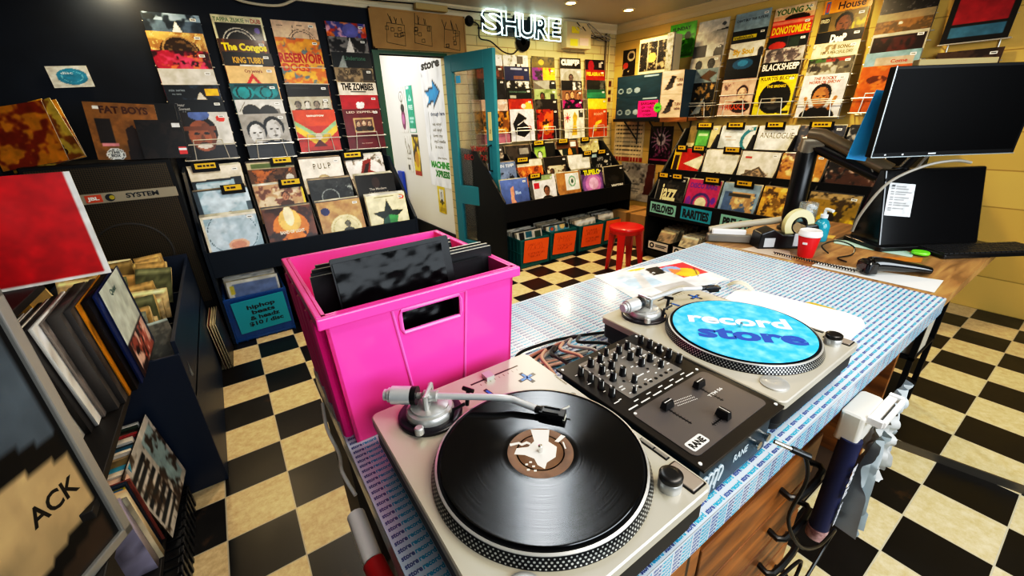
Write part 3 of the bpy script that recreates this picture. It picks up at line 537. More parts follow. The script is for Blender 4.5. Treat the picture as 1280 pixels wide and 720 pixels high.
# ================================================================== TIERED RECORD BINS
ROWN = ['front', 'middle', 'back']; CN = ['first', 'second', 'third', 'fourth', 'fifth', 'sixth']
def bins(name_desc, origin, rz, W, centers, tops, ftop, dy, depth, fronts, where, tabs, m=m_navy, nb=2, tint=None):
    u = thing('record_browser', name_desc, 'record browser', origin, rz)
    D = depth; zt = tops[-1] - .02
    side = [(0, 0), (0, ftop + .02), (.03, ftop + .05), (dy * 2 + .06, zt), (D, zt + .02), (D, 0)]
    for x in (0, W - .02): MB().prof(side, x, x + .02).build('side_panel', m, u, smooth=0, bevel=.002)
    MB().box(.02, 0, ftop - .17, W - .02, .018, ftop).build('front_board', m, u, smooth=0, bevel=.002)
    MB().box(.02, .02, ftop - .15, W - .02, D, ftop - .135).build('base_board', m, u, smooth=0)
    MB().box(.02, D - .02, 0, W - .02, D, zt).build('back_board', m_black, u, smooth=0)
    MB().box(.02, .05, .0, W - .02, D - .02, .02).build('floor_board', m_black, u, smooth=0)
    for k in range(3):
        z0 = tops[k] - .302
        MB().box(.02, dy * k + .02, z0 - .014, W - .02, dy * k + dy, z0 - .002).build('tier_shelf', m_black, u, smooth=0)
        if k: MB().box(.02, dy * k, ftop - .13, W - .02, dy * k + .014, z0 + (.115 if ftop < .62 else .05)).build('riser_board', m, u, smooth=0)
    for i in range(len(centers) - 1):
        x = (centers[i] + centers[i + 1]) / 2
        MB().prof([(.02, ftop - .13), (.02, ftop - .01), (dy * 2 + .05, zt - .05), (D - .03, zt - .05), (D - .03, ftop - .13)], x - .005, x + .005).build('divider', m_black, u, smooth=0)
    M = Matrix.Translation(origin) @ Matrix.Rotation(rz, 4, 'Z')
    for k in range(3):
        z0 = tops[k] - .302
        for c, cx in enumerate(centers):
            spec = fronts[k][c] if c < len(fronts[k]) else None
            if spec is None: continue
            d, b, ops = spec; a = R_(14 + rnd.uniform(-1, 1)); ro = rnd.uniform(-.012, .012); xx = cx + rnd.uniform(-.003, .003)
            p = M @ Vector((xx, dy * k + .032, z0)); record(sheet_mesh('record_sleeve', b, ops, N=56), p, rz, a, f'{d} sleeve, {ROWN[k]} row {CN[c]} column, {where}', f'front covers in {where}', rnd.random() < .6, ro)
            for q in range(nb):
                p = M @ Vector((xx + rnd.uniform(-.004, .004), dy * k + .032 + .019 * (q + 1), z0 + .0045 * (q + 1) + rnd.uniform(0, .003)))
                record(plain_mesh(rnd.choice(['c9bfa6', 'd8d0bc', '3a3630', '8a7a60', 'b0a890', '5a5048'] if tint is None else tint)), p, rz, a - R_(.6 * (q + 1)), f'sleeve filed behind front cover, {ROWN[k]} row {CN[c]} column, {where}', f'filed behind {CN[c]} column {ROWN[k]} row of {where}', False, ro + rnd.uniform(-.008, .008))
    for k, x, w in tabs:      # yellow divider tabs poking out above the sleeves
        p = M @ Vector((x, dy * k + .085, tops[k] - .03)); t = thing('divider_card', f'black yellow-labelled divider, {ROWN[k]} row, {["left", "middle", "right", "far right", "outer"][min(4, int(x / W * 4.2))]} part, {where}', 'divider card', p, rz, 'genre divider cards')
        MB().box(-w / 2 - .02, -.002, 0, w / 2 + .02, .002, .062).build('card', m_black, t, smooth=0, bevel=.001)
        mb = MB().box(-w / 2, -.0035, .022, w / 2, -.002, .058)
        r = random.Random(int(x * 1000)); xx = -w / 2 + .015
        while xx < w / 2 - .03:
            l = r.uniform(.012, .03); mb.box(xx, -.0042, .034, xx + l, -.0035, .047, 1); xx += l + .006
        mb.build('yellow_label', [mat('yellow_label', 'e3b414', .5), mat('label_ink', '2a220a', .6)], t, smooth=0)
XR_ = 'a9bcc6'
FA = [[('blue-grey record with an orange disc label', '8fa3ae', [('E', .5, .62, .48, .42, 'a9bcc8'), ('N', 4, 'c2d2dc', .56), ('A', .5, .62, .44, .012, '4a5a64'), ('E', .55, .36, .19, .12, 'd9a48a'), ('E', .55, .36, .14, .08, 'c98a70'), ('R', 0, .95, 1, 1, 'ddd2bd'), ('R', 0, 0, .04, 1, 'd0c6b2')]),
       ('orange flare', '3a1e18', [('N', 4, '6a3a24', .5), ('E', .5, .55, .36, .34, 'd97a24'), ('E', .5, .7, .22, .26, 'f2b860'), ('E', .5, .8, .1, .22, 'ffe6b0'), ('N', 5, '2a1814', .62), ('T', 'BAND OF LIGHT', .25, .42, .07, 'f4e4d0', .5)]),
       ('kraft brown record with a cream circle', 'b08a5c', [('N', 6, 'a37c50', .55), ('E', .55, .3, .36, .36, 'e0cf9c'), ('A', .55, .3, .3, .012, 'b09a68'), ('E', .16, .78, .1, .09, '232c5e'), ('F', .6, .42, .08, '6a6450', '2a2a22')]),
       ('cream black-and-green star', 'e0d5a8', [('P', [(.5, .88), (.6, .6), (.9, .58), (.66, .4), (.76, .1), (.5, .28), (.24, .1), (.34, .4), (.1, .58), (.4, .6)], '15201a'), ('P', [(.5, .5), (.74, .44), (.64, .2), (.5, .28)], '3a8a4a'), ('P', [(.5, .5), (.36, .4), (.3, .2), (.5, .28)], '1f4a3a'), ('R', .2, .93, .7, .955, '4a4430'), ('E', .9, .9, .07, .06, 'c2281c')])],
      [('x-ray blue brown-disc', '93a9b4', [('E', .5, .55, .5, .5, 'a9c0cc'), ('N', 4, 'c6d8e2', .55), ('E', .55, .32, .2, .2, '5a3c30'), ('R', 0, 0, .08, 1, '3a4650'), ('R', .9, 0, 1, .7, '4a5862')]),
       ('sepia record of running figures', 'b08a68', [('N', 5, 'd9bfa0', .5), ('N', 7, '6a4030', .58), ('F', .6, .7, .1, 'b07a5a', '4a2a1c'), ('R', .95, 0, 1, 1, 'd9b828')]),
       ('charcoal record with a thin ring', '1b1d1f', [('N', 7, '2c2f30', .55), ('A', .45, .55, .2, .02, '8a8f8e'), ('N', 10, '9aa09c', .72, .6, .6, 1, 1)]),
       ('black gothic-titled record', '14110f', [('E', .5, .78, .1, .14, '33221c'), ('T', 'The Modern', .3, .6, .06, 'a8a39a', .45), ('T', 'Underground', .28, .5, .06, '9a968c', .5)])],
      [('white record with a torn blue picture', 'd9cbb4', [('P', [(0, .1), (0, .7), (.4, .72), (.95, .74), (.95, .1)], '2a3036'), ('P', [(.06, .1), (.06, .66), (.8, .68), (.8, .1)], '8ea6b2'), ('N', 5, 'b9cbd4', .56, .06, 0, .8, .64)]),
       ('crowded brown group photo', '5a3a22', [('R', 0, .85, 1, 1, 'b0a488'), ('R', .08, .87, .92, .97, '5a6a3a'), ('N', 9, 'a8622c', .5, .08, 0, .92, .83), ('N', 11, '2a1810', .56, .08, 0, .92, .83), ('E', .85, .6, .09, .1, 'c9c0b0')]),
       ('cream record with spaced black title', 'e2d6c4', [('T', 'P U L P', .3, .74, .14, '1a1612', .42, .01), ('E', .5, .46, .16, .14, '9a8260'), ('E', .5, .46, .12, .1, 'b59c78')]),
       ('white record with red-brown portrait disc', 'dcd0c4', [('N', 10, '5a5248', .58), ('E', .55, .5, .42, .38, 'e8dcd2'), ('P', [(.3, .45), (.45, .85), (.68, .9), (.6, .6), (.8, .5), (.45, .35)], '7a2418'), ('P', [(.36, .45), (.5, .75), (.62, .8), (.5, .5)], '2a100c')])]]
bins('navy tiered record browser with four columns left of the doorway', (.09, .33, 0), 0, 1.44, [.19, .535, .885, 1.235], [.862, 1.0, 1.14], .655, .2, .72, FA, 'browser left of doorway',
     [(2, .14, .12), (1, .26, .1), (2, .62, .12), (1, .62, .12), (2, 1.14, .13)])
FB = [[('blue record with a reclining figure', '44588a', [('G', '3a4a78', '5a70a4'), ('P', [(.3, .2), (.34, .75), (.46, .8), (.44, .4), (.56, .2)], 'c98a70'), ('T', 'Blue', .5, .55, .1, 'b0c4e0', .2), ('E', .4, .1, .25, .12, 'd9cbb0')]),
       ('white red-square portrait', 'dcd4cc', [('R', 0, 0, .1, 1, '4a4640'), ('R', .14, .62, .34, .8, 'b82030'), ('R', .2, .85, .9, 1, '8a9a6a'), ('F', .62, .5, .15, '8a5a3c', '14100e'), ('R', .5, 0, .8, .2, 'c2401c')]),
       ('brown kraft white-card', 'a87a3e', [('N', 6, '9a6c34', .55), ('R', .36, .42, .95, .95, 'e4e0d4'), ('E', .65, .7, .16, .18, '6a9a84'), ('E', .65, .7, .11, .13, 'dcd8cc'), ('E', .65, .7, .06, .07, '3a5a4a')]),
       ('violet swirl record', '5a3a6a', [('E', .5, .5, .46, .4, '8a5a9a'), ('E', .52, .5, .36, .3, 'c27ab0'), ('E', .54, .52, .22, .2, 'e0a8c4'), ('R', 0, .84, 1, 1, '14121a'), ('T', 'TUPELO', .12, .82, .16, 'e0d81c', .76, .05)]),
       ('black record with small white title', '15130f', [('N', 5, '2a2620', .55), ('T', 'WHODINI', .3, .28, .1, 'e0dcd0', .6, .05)])],
      [('grey-blue record with black figures', '6f7f9c', [('T', 'TIN TIN TIN', .05, .84, .09, 'c9ced8', .8), ('N', 6, '15161c', .5, .05, .2, .95, .7)]),
       ('orange and cream stripe', 'd9ccae', [('R', 0, .1, 1, .8, 'b85a1a'), ('N', 8, 'd98a3a', .54, 0, .1, 1, .8), ('N', 9, '6a2c10', .62, 0, .1, 1, .8)]),
       ('black record with cream street photo', '16140f', [('R', .1, .1, .9, .72, 'c2b59a'), ('F', .3, .5, .12, '6a4a34', '14100c'), ('N', 8, '3a2c20', .6, .1, .1, .9, .72)]),
       ('half cream half black', 'd8d0c0', [('R', 0, 0, 1, .5, '16140f'), ('R', 0, .48, 1, .52, '8a8478')]),
       ('black record with tangled figures', '121312', [('N', 9, 'b0aca2', .6, .2, .2, 1, .85), ('R', .04, .85, .3, .95, '8aa0a8')])],
      [('dark photo', '3a3430', [('N', 7, 'a89a8a', .56), ('N', 5, '16120f', .55)]),
       ('black photo', '181512', [('N', 5, '3a302a', .55), ('R', .55, .7, .92, .9, '8a8884'), ('R', .1, .2, .9, .3, 'a03a20')]),
       ('black record with a green picture', '14140f', [('R', .1, .28, .56, .95, '8ab04a'), ('F', .32, .6, .13, 'dcd8c4', '2a3a14'), ('R', .02, 0, .1, .5, 'c9b82a')]),
       ('brown record with green badge', '5a3418', [('R', .06, 0, .9, .75, '16241c'), ('R', .06, 0, .24, .72, 'bdb49a'), ('E', .6, .55, .1, .22, 'd08a2a'), ('E', .6, .3, .3, .18, '2f6a4a'), ('R', .66, .82, .92, .98, 'dcd8cc')]),
       ('cream scribbled record with yellow sticker', 'b5a87a', [('N', 12, '7a7050', .6), ('N', 9, 'cfc498', .58), ('E', .75, .3, .18, .14, 'd9b81c')])]]
bins('black tiered record browser with five columns right of the open door', (2.36, .30, 0), 0, 1.72, [.18, .52, .85, 1.185, 1.52], [.855, .992, 1.122], .655, .2, .76, FB, 'browser right of the door',
     [(2, .78, .12), (2, 1.12, .12), (2, 1.45, .1), (1, .42, .12), (0, .42, .11), (1, 1.30, .1), (1, 1.52, .1)], m_black, 1)
FC = [[('black record with cream curling letters', '14120f', [('N', 7, '3a352c', .6), ('T', 'jazz', .18, .3, .5, 'dccfa0', .56, .03), ('R', 0, 0, .03, 1, '8a8478')]),
       ('magenta record with a cream disc', 'b0285e', [('T', 'DISCO RARE', .08, .76, .14, '6a2a8a', .84, .04), ('E', .52, .34, .3, .3, '4a2a6a'), ('E', .52, .34, .22, .22, 'b03a6a'), ('E', .52, .34, .17, .17, 'e0d4b0'), ('E', .12, .35, .08, .16, '7a2a8a'), ('E', .88, .45, .07, .1, '6a2a9a')]),
       ('pale blue golden city', '8aa0b0', [('R', .08, .05, .92, .78, '4a6284'), ('N', 5, 'c29a5c', .5, .3, .05, .92, .78), ('N', 7, 'e0c48a', .58, .4, .1, .92, .7), ('R', .2, .66, .8, .74, '3a3428')]),
       ('golden figures', '8a6420', [('N', 5, 'd9a83a', .46), ('N', 7, '4a3010', .56), ('R', .6, .7, 1, 1, '8aa090'), ('N', 6, 'e8c860', .62)]),
       ('golden yellow car', '9a7a24', [('R', 0, .85, 1, 1, 'a8905a'), ('N', 6, '3a2a14', .55), ('N', 5, 'dab81c', .54, 0, 0, 1, .6), ('E', .5, .45, .12, .14, '2a2014')])],
      [('red yellow-and-black strip', 'b02014', [('R', 0, .1, .25, 1, 'd0a81c'), ('R', .04, .1, .2, .8, '2a1408'), ('P', [(.4, .55), (1, .85), (1, .4)], 'e0d4b4'), ('P', [(.6, 1), (1, .8), (1, 1)], '16120c'), ('R', .3, 0, 1, .25, '16120c'), ('R', .4, .1, .8, .18, 'd8d0c0')]),
       ('plain white round-emblem', 'dcd3c2', [('E', .5, .22, .16, .18, '4a4640'), ('N', 8, 'dcd3c2', .5, .34, .04, .66, .4), ('R', .8, .86, .88, .88, '777')]),
       ('white slanted-photo', 'd9cfbf', [('P', [(.1, .35), (.55, .62), (.95, .2), (.5, -.05)], '4a4034'), ('P', [(.16, .35), (.54, .56), (.88, .2), (.5, .0)], 'a08a68'), ('N', 8, '5a4a38', .56, .2, .05, .85, .5), ('R', .12, .82, .3, .86, 'b03a3a')]),
       ('amber face', 'b8802c', [('N', 4, 'e0c080', .5), ('N', 5, '5a3010', .6)]), ('dark bronze', '4a2c1c', [('N', 6, 'b8a08a', .6), ('N', 5, '14100c', .52)])],
      [('cream record with a green television', 'c9b88a', [('R', .0, .5, .25, 1, '7a6a3a'), ('R', .26, .3, .74, .95, '2a5a24'), ('R', .32, .4, .68, .88, '5aa04a'), ('R', .35, .7, .65, .78, 'b0d8a0')]),
       ('white record with a teal curve', 'd6d8d2', [('A', 1.0, .6, .32, .1, '2f7a8c'), ('R', .2, .6, .5, .62, 'b08a80'), ('R', .15, .68, .35, .7, 'b03a30')]),
       ('white record with angular grey title', 'd9d5cb', [('T', 'ANALOGUE', .08, .68, .15, '4a4642', .86, .0), ('R', .78, .78, .92, .82, 'd9d5cb')]),
       ('dark record with pink label', '3a3c44', [('N', 6, '8a7a6a', .56), ('R', .5, .5, .85, .7, 'c22a6a'), ('E', .3, .65, .16, .14, '9a5a34')]),
       ('black and white portrait', '2a2a28', [('N', 7, 'b0aca4', .55), ('F', .3, .6, .15, 'c9c6c0', '111')])]]
bins('black tiered record browser with hand-lettered signs along the right wall', (3.75, -.19, 0), PW, 1.80, [.195, .525, .86, 1.19, 1.52], [.815, 1.055, 1.25], .605, .21, .80, FC, 'browser on the right wall',
     [(2, .2, .13), (2, .5, .13), (2, .84, .12), (2, 1.18, .13), (1, .12, .08), (1, .3, .1), (1, .62, .12), (0, .1, .09), (0, .25, .09), (0, .6, .12), (0, .88, .12)], m_black, 1)
def board_sign(label, txt, c, s, w, h, z, rot=0):
    o = MB().box(-w / 2, -.004, -h / 2, w / 2, 0, h / 2).text(txt, (0, -.0048, -h * .32), (1, 0, 0), (0, 0, 1), h * .64, 1, w=w * .86, bold=.05, center=False)
    # centre the lettering
    o.v[8:] = [(x - w * .43, y, zz) for x, y, zz in o.v[8:]]
    o = o.build('painted_sign', [mat('sign_' + c, c, .55), mat('sign_ink', '11161a', .5)], smooth=0); place(o, (3.749, -.19 - s, z), PW, 0, rot); tag(o, label, 'sign', 'hand-lettered signs on the right wall browser')
board_sign('pale mint sign with black capitals below the black and cream record', 'PRELOVED', '8cc4b4', .19, .29, .105, .522, .03)
board_sign('bright turquoise sign between two mint signs on the browser front', 'RARITIES', '1c9cb0', .54, .30, .115, .52, .02)
board_sign('pale mint sign nearest the counter on the browser front', 'PRELOVED', '8cc4b4', .945, .34, .11, .51, .02)

# ---- boxes of singles on the lowest shelf of the right-wall browser
for i in range(5):
    y = -.215 - .006 - i * .29
    b = thing('singles_box', f'black card box of seven-inch singles, {CN[i]} from the left under the right wall browser', 'box', (3.79, y - .135, .085), PW, 'boxes of singles on the floor')
    mb = MB()
    for a in ((-.135, -.02, 0, .135, -.012, .10), (-.135, .41, 0, .135, .418, .10), (-.135, -.02, 0, -.129, .418, .10), (.129, -.02, 0, .135, .418, .10), (-.135, -.02, 0, .135, .418, .008)): mb.box(*a)
    mb.build('box_body', m_black, b, smooth=0)
    MB().box(-.115, -.0235, .012, .115, -.02, .088).lathe([(.028, 0), (.028, .001)], (-.072, -.0245, .05), 20, 1, 'Y').lathe([(.013, 0), (.013, .001)], (-.072, -.0252, .05), 16, 0, 'Y').box(-.03, -.0245, .055, .1, -.0235, .065, 1).box(-.03, -.0245, .038, .08, -.0235, .048, 1).build('box_label', [mat('label_white', 'd9d4c8', .6), mat('label_black', '1c1a18', .6)], b, smooth=0)
    for k in range(11):
        o = mobj('seven_inch_single', plain_mesh(rnd.choice(['e8d4a8', 'd9be90', 'ccae80', 'eeddb8']), .18, .18, .008, 'ecdcb4')); place(o, (3.81 + .036 * k, y - .135 + rnd.uniform(-.03, .03), .115 + rnd.uniform(0, .006)), PW, R_(30))
        tag(o, f'beige seven-inch single sleeve, in the {CN[i]} box under the right wall browser', 'single', f'singles in the {CN[i]} box')
MB_ = MB().box(.02, .01, .03, 1.78, .55, .084).build('shelf_plinth', m_black, bpy.data.objects['record_browser.002'], smooth=0)

# ---- plastic crates under the two back browsers
def crate(name, label, col, loc, w, d, h, m, rz=0):
    c = thing(name, label, 'crate', loc, rz); t = .008
    mb = MB()
    for a in ((0, 0, 0, w, t, h), (0, d - t, 0, w, d, h), (0, 0, 0, t, d, h), (w - t, 0, 0, w, d, h)): mb.box(*a)
    mb.box(0, 0, 0, w, d, t)
    mb.build('crate_body', m, c, smooth=0, bevel=.002)
    mb = MB()
    for z in (.012, h * .5, h - .02):
        for a in ((-.006, -.006, z, w + .006, 0, z + .014), (-.006, d, z, w + .006, d + .006, z + .014), (-.006, 0, z, 0, d, z + .014), (w, 0, z, w + .006, d, z + .014)): mb.box(*a)
    n = 6
    for i in range(n + 1):
        x = w * i / n
        mb.box(x - .004, -.005, 0, x + .004, 0, h); y = d * i / n; mb.box(-.005, y - .004, 0, 0, y + .004, h); mb.box(w, y - .004, 0, w + .005, y + .004, h)
    mb.build('crate_ribs', m, c, smooth=0)
    return c
def crate_records(loc, w, n, label, grp, cols, tilt=12, first=None, dz=0, y0=.03, dy=.028, rz=0):
    for k in range(n):
        me = first if (k == 0 and first is not None) else plain_mesh(rnd.choice(cols))
        o = mobj('record', me); place(o, (loc[0] + w / 2 + rnd.uniform(-.008, .008), loc[1] + y0 + dy * k, loc[2] + .012 + dz + rnd.uniform(0, .012)), rz, R_(tilt + rnd.uniform(-1.5, 1.5)), rnd.uniform(-.015, .015))
        tag(o, label, 'record', grp)
m_tealp = mat('teal_plastic', '0d5f5c', .4); m_blue = mat('blue_plastic', '0a4a8c', .4); m_redp = mat('red_plastic', 'b3161a', .4)
LT = ['d9d0bc', 'c9c0a8', 'e2dccc', '8a8478', 'b0a48a', '4a463e']
ORC = [(2.52, .285, .0, 'first'), (2.905, .30, .0, 'second'), (3.315, .31, .0, 'third'), (3.69, .33, .0, 'fourth')]
for i, (x, y, z, nm) in enumerate(ORC):
    h = .29 if i != 1 else .30
    crate('record_crate', f'teal plastic record crate, {nm} from the door under the brick wall browser', 0, (x, y, z), .345, .36, h, m_tealp)
    f = None
    if i == 1: f = sheet_mesh('record_sleeve', 'd9d4c0', [('E', .25, .9, .14, .12, '3a8aa0'), ('E', .25, .9, .07, .06, 'd95a2a'), ('R', .5, .75, .98, 1, '5aa0b8'), ('E', .7, .95, .12, .1, 'e0c88a'), ('E', .9, .93, .09, .08, '222')])
    if i == 0: f = sheet_mesh('record_sleeve', 'd9d4c8', [('R', .1, .7, .3, .98, '222'), ('R', .35, .8, .6, .98, '2a6a7a'), ('R', .7, .7, .95, .96, '3a4a3a')])
    crate_records((x, y, z), .345, 7, f'record standing in the {nm} teal crate from the door', f'records in the {nm} teal crate', LT, first=f, dz=.012, y0=.035, dy=.034)
    s = thing('price_card', f'bright orange card with handwriting on the {nm} teal crate from the door', 'card', (x + .175, y - .016, .165), 0, 'orange cards on the teal crates'); s.rotation_euler = (R_(4), R_([3, 4, 3, 2][i]), 0)
    mb = MB().box(-.15, -.003, -.115, .15, 0, .115, 0)
    mb.text('VINYL', (-.1, -.0036, .05), (1, 0, 0), (0, 0, 1), .035, 1, w=.18).text('BARGAIN', (-.11, -.0036, -.005), (1, 0, 0), (0, 0, 1), .045, 1, w=.22).text('bin', (-.06, -.0036, -.06), (1, 0, 0), (0, 0, 1), .03, 1, w=.1) if 0 else None
    mb.build('card', [mat('orange_card', 'f0640e', .55)], s, smooth=0)
    mi = MB(); r = random.Random(i)
    for row, (z_, hh, x0, x1) in enumerate(((.055, .022, -.1, .06), (.015, .034, -.11, .1), (-.035, .02, -.1, .1), (-.065, .02, -.09, .07))):
        xx = x0
        while xx < x1:
            pts = [(xx + hh * .28 * q, -.0045, z_ + (hh if (q + r.randint(0, 1)) % 2 else 0)) for q in range(3)]; mi.tube(pts, .0016, 4); xx += hh * .8
    mi.build('handwriting', mat('faded_ink', 'b84a10', .7), s, smooth=0)
c = crate('record_crate', 'blue plastic record crate with a turquoise price sign under the navy browser', 0, (.115, .325, 0), .365, .36, .33, m_blue)
crate_records((.115, .325, 0), .365, 6, 'record standing in the blue crate behind the turquoise sign', 'records in the blue crate', ['d9d0bc', 'c9b890', 'e2dccc', 'bdb49c'], first=sheet_mesh('record_sleeve', 'e0dcd0', [('R', .1, .5, .97, .94, '6f82a8'), ('R', .03, .7, .12, .9, 'd9c83a')]), dz=.09, y0=.04, dy=.036)
s = thing('price_sign', 'turquoise card sign with bulky black lettering on the blue crate', 'sign', (.305, .305, .19)); s.rotation_euler = (R_(5), R_(-2), 0)
mb = MB().box(-.155, -.004, -.12, .16, 0, .12)
for t, x, z, w in (('hiphop', -.075, .05, .17), ('beats', -.055, .008, .14), ('& headz', -.075, -.035, .18), ('$10 / disc', -.09, -.078, .21)): mb.text(t, (x, -.0048, z), (1, 0, 0), (0, 0, 1), .03, 1, w=w, bold=.03)
mb.build('card', [mat('turquoise_card', '12a5b5', .5), mat('sign_ink')], s, smooth=0)
tag(crate('record_crate', 'grey plastic record crate behind the blue crate under the navy browser', 0, (.12, .70, 0), .36, .34, .34, mat('grey_plastic', '6a6f76', .5)))
crate_records((.12, .70, 0), .36, 4, 'record in the grey crate behind the blue crate', 'records in the grey crate', ['8a8f96', 'c9c6c0', '6a6f76'], dz=.1, y0=.05, dy=.05)
crate('record_crate', 'red plastic record crate with a blue emblem beside the blue crate', 0, (.53, .34, 0), .35, .36, .35, m_redp)
crate_records((.53, .34, 0), .35, 6, 'record standing in the red crate beside the blue crate', 'records in the red crate', LT, dz=.07, y0=.05, dy=.04)
b = thing('price_card', 'turquoise card on the front of the red crate', 'card', (.63, .325, .17)); MB().box(-.05, -.003, -.12, .09, 0, .12).build('card', mat('turquoise_card'), b, smooth=0)
MB().lathe([(.05, 0), (.05, .002)], (.02, -.0055, -.07), 24, 0, 'Y').lathe([(.035, 0), (.035, .002)], (.02, -.007, -.07), 24, 1, 'Y').build('emblem', [mat('emblem_white', 'd9e4e6', .5), m_blue], b)
crate('record_crate', 'dark grey record crate beside the red crate under the navy browser', 0, (.95, .36, 0), .36, .36, .3, m_black)
crate_records((.95, .36, 0), .36, 5, 'record standing in the dark crate beside the red crate', 'records in the dark crate', LT, dz=.06, y0=.05, dy=.05)
for k in range(4):
    o = mobj('record', plain_mesh(['8a4a34', 'd9c8a0', 'c9bda0', '2a2420'][k], edge='cfc09a')); place(o, (.042 + .013 * k, .135, .004), R_(88), R_(3), 0)
    tag(o, ['brown record leaning on the floor by the navy browser, leftmost of four', 'cream record second from left leaning on the floor by navy browser', 'beige record third from left leaning on the floor by navy browser', 'dark record in front of the stack leaning on the floor by navy browser'][k], 'record', 'records leaning on the floor')

# ================================================================== COUNTER
TZ = .797; TX0, TX1, TY0, TY1 = .382, 2.165, -2.622, -1.765
m_oak = mat_wood('oak_drawer_wood', '5c3413', '9a6228', (3, 3, 22), .4); m_oak2 = mat_wood('pale_counter_wood', '7a5a34', 'a88452', (4, 30, 4), .45)
ct = thing('shop_counter', 'long counter wrapped in white, cyan and navy lettered paper', 'counter', ((TX0 + TX1) / 2, (TY0 + TY1) / 2, 0))
def rel(mb): mb.x = Matrix.Translation((-(TX0 + TX1) / 2, -(TY0 + TY1) / 2, 0)); return mb
rel(MB()).box(TX0, TY0, TZ - .055, TX1, TY1, TZ - .001).build('counter_top', m_white, ct, smooth=0)
# printed wrapping paper: sheet plus flat lettering
def paper():
    words = []
    for t, mi in (('store', 1), ('record', 2)):
        V, F, W = text_geo(t, .035); words.append((np.array(V), F, W, mi))
    h = .0088; px, py = .0535, .0144
    uV = []; uL = []; uT = []; uM = []; n = 0; x = 0
    for V, F, W, mi in words:
        k = (.0205 if mi == 1 else .0270) / W
        uV.append(np.stack([V[:, 0] * k + x, V[:, 1] * h], 1)); x += W * k + .0015
        for f in F: uL += [i + n for i in f]; uT.append(len(f)); uM.append(mi)
        n += len(V)
    uV = np.concatenate(uV); uL = np.array(uL); uT = np.array(uT); uM = np.array(uM)
    VV = []; LL = []; TT = []; MM = []; c = 0
    def quad(p):
        nonlocal c
        VV.append(np.array(p, float)); LL.append(np.arange(4) + c); TT.append([4]); MM.append([0]); c += 4
    e = .001
    quad([(TX0, TY0, TZ), (TX1, TY0, TZ), (TX1, TY1, TZ), (TX0, TY1, TZ)])
    quad([(TX0, TY0 - e, TZ - .056), (TX1, TY0 - e, TZ - .056), (TX1, TY0 - e, TZ), (TX0, TY0 - e, TZ)])
    quad([(TX0 - e, TY1, TZ - .056), (TX0 - e, TY0, TZ - .056), (TX0 - e, TY0, TZ), (TX0 - e, TY1, TZ)])
    quad([(TX1 + e, TY0, TZ - .056), (TX1 + e, TY1, TZ - .056), (TX1 + e, TY1, TZ), (TX1 + e, TY0, TZ)])
    def tile(f, nx, ny):
        nonlocal c
        for j in range(ny):
            for i in range(nx):
                P = f(i, j)
                if P is None: continue
                VV.append(P); LL.append(uL + c); TT.append(uT); MM.append(uM); c += len(P)
    def top(i, j):
        ox = TX0 + .004 + (i - (j % 2) * 0) * px; oy = TY0 + .004 + j * py
        P = np.stack([np.clip(uV[:, 0] + ox, TX0, TX1), uV[:, 1] + oy, np.full(len(uV), TZ + .0004)], 1)
        return P if oy + h < TY1 else None
    tile(top, int((TX1 - TX0) / px) + 1, int((TY1 - TY0) / py))
    tile(lambda i, j: np.stack([np.clip(uV[:, 0] * .9 + TX0 + i * .0485, TX0, TX1), np.full(len(uV), TY0 - e - .0004), TZ - .054 + j * .0088 + uV[:, 1] * .85], 1), int((TX1 - TX0) / .0485) + 1, 6)
    return arr_mesh('printed_paper', np.concatenate(VV), np.concatenate(LL), np.concatenate(TT), [mat('wrap_white', 'c4d0dc', .25, coat=.3), mat('wrap_navy', '46568c', .25, coat=.3), mat('wrap_cyan', '2a9fc4', .25, coat=.3)], mi=np.concatenate(MM))
pp = mobj('printed_paper', paper(), ct); pp.location = (-(TX0 + TX1) / 2, -(TY0 + TY1) / 2, 0)
mb = rel(MB())
for x in (TX0 + .03, TX0 + .42):
    for y in (TY0 + .06, TY1 - .06): rel(MB()).box(x, y - .025, 0, x + .05, y + .025, TZ - .055).build('leg', mat('dark_wood', '2a1c12', .5), ct, smooth=0)
rel(MB()).box(TX0 + .04, TY0 + .1, .06, TX1 - .05, TY1 - .05, .085).build('low_shelf', mat('shelf_brown', '3a2a1a', .6), ct, smooth=0)
rel(MB()).box(TX1 - .075, TY0 + .05, .0, TX1 - .05, TY1, TZ - .055).build('end_panel', m_oak, ct, smooth=0)
rel(MB()).box(TX0 + .0, TY1 - .30, .0, TX0 + .025, TY1 - .02, TZ - .057).build('side_panel', mat('dark_wood'), ct, smooth=0)
# drawer cabinet
cb = thing('drawer_cabinet', 'oak drawer cabinet with black bow handles under the counter', 'cabinet', (1.0, -2.585, 0))
MB().box(-.42, .02, 0, .46, .55, .735).build('carcass', m_oak, cb, smooth=0)
for z0, z1 in ((.455, .595), (.32, .445), (.19, .31), (.03, .18)):
    dw = MB().box(-.10, 0, z0, .455, .02, z1).build('drawer', m_oak, cb, smooth=0, bevel=.003)
    for x in (.32,):
        z = (z0 + z1) / 2 + .005
        MB().tube([(x - .075, 0, z), (x - .07, -.035, z), (x + .07, -.035, z), (x + .075, 0, z)], .008, 8, smooth=3).build('handle', mat('black_plastic', '0c0c0e', .3), dw)
MB().box(-.42, .0, .02, -.11, .015, .725).box(-.36, -.004, .08, -.16, .0, .68).build('cabinet_door', m_oak, cb, smooth=0, bevel=.003)

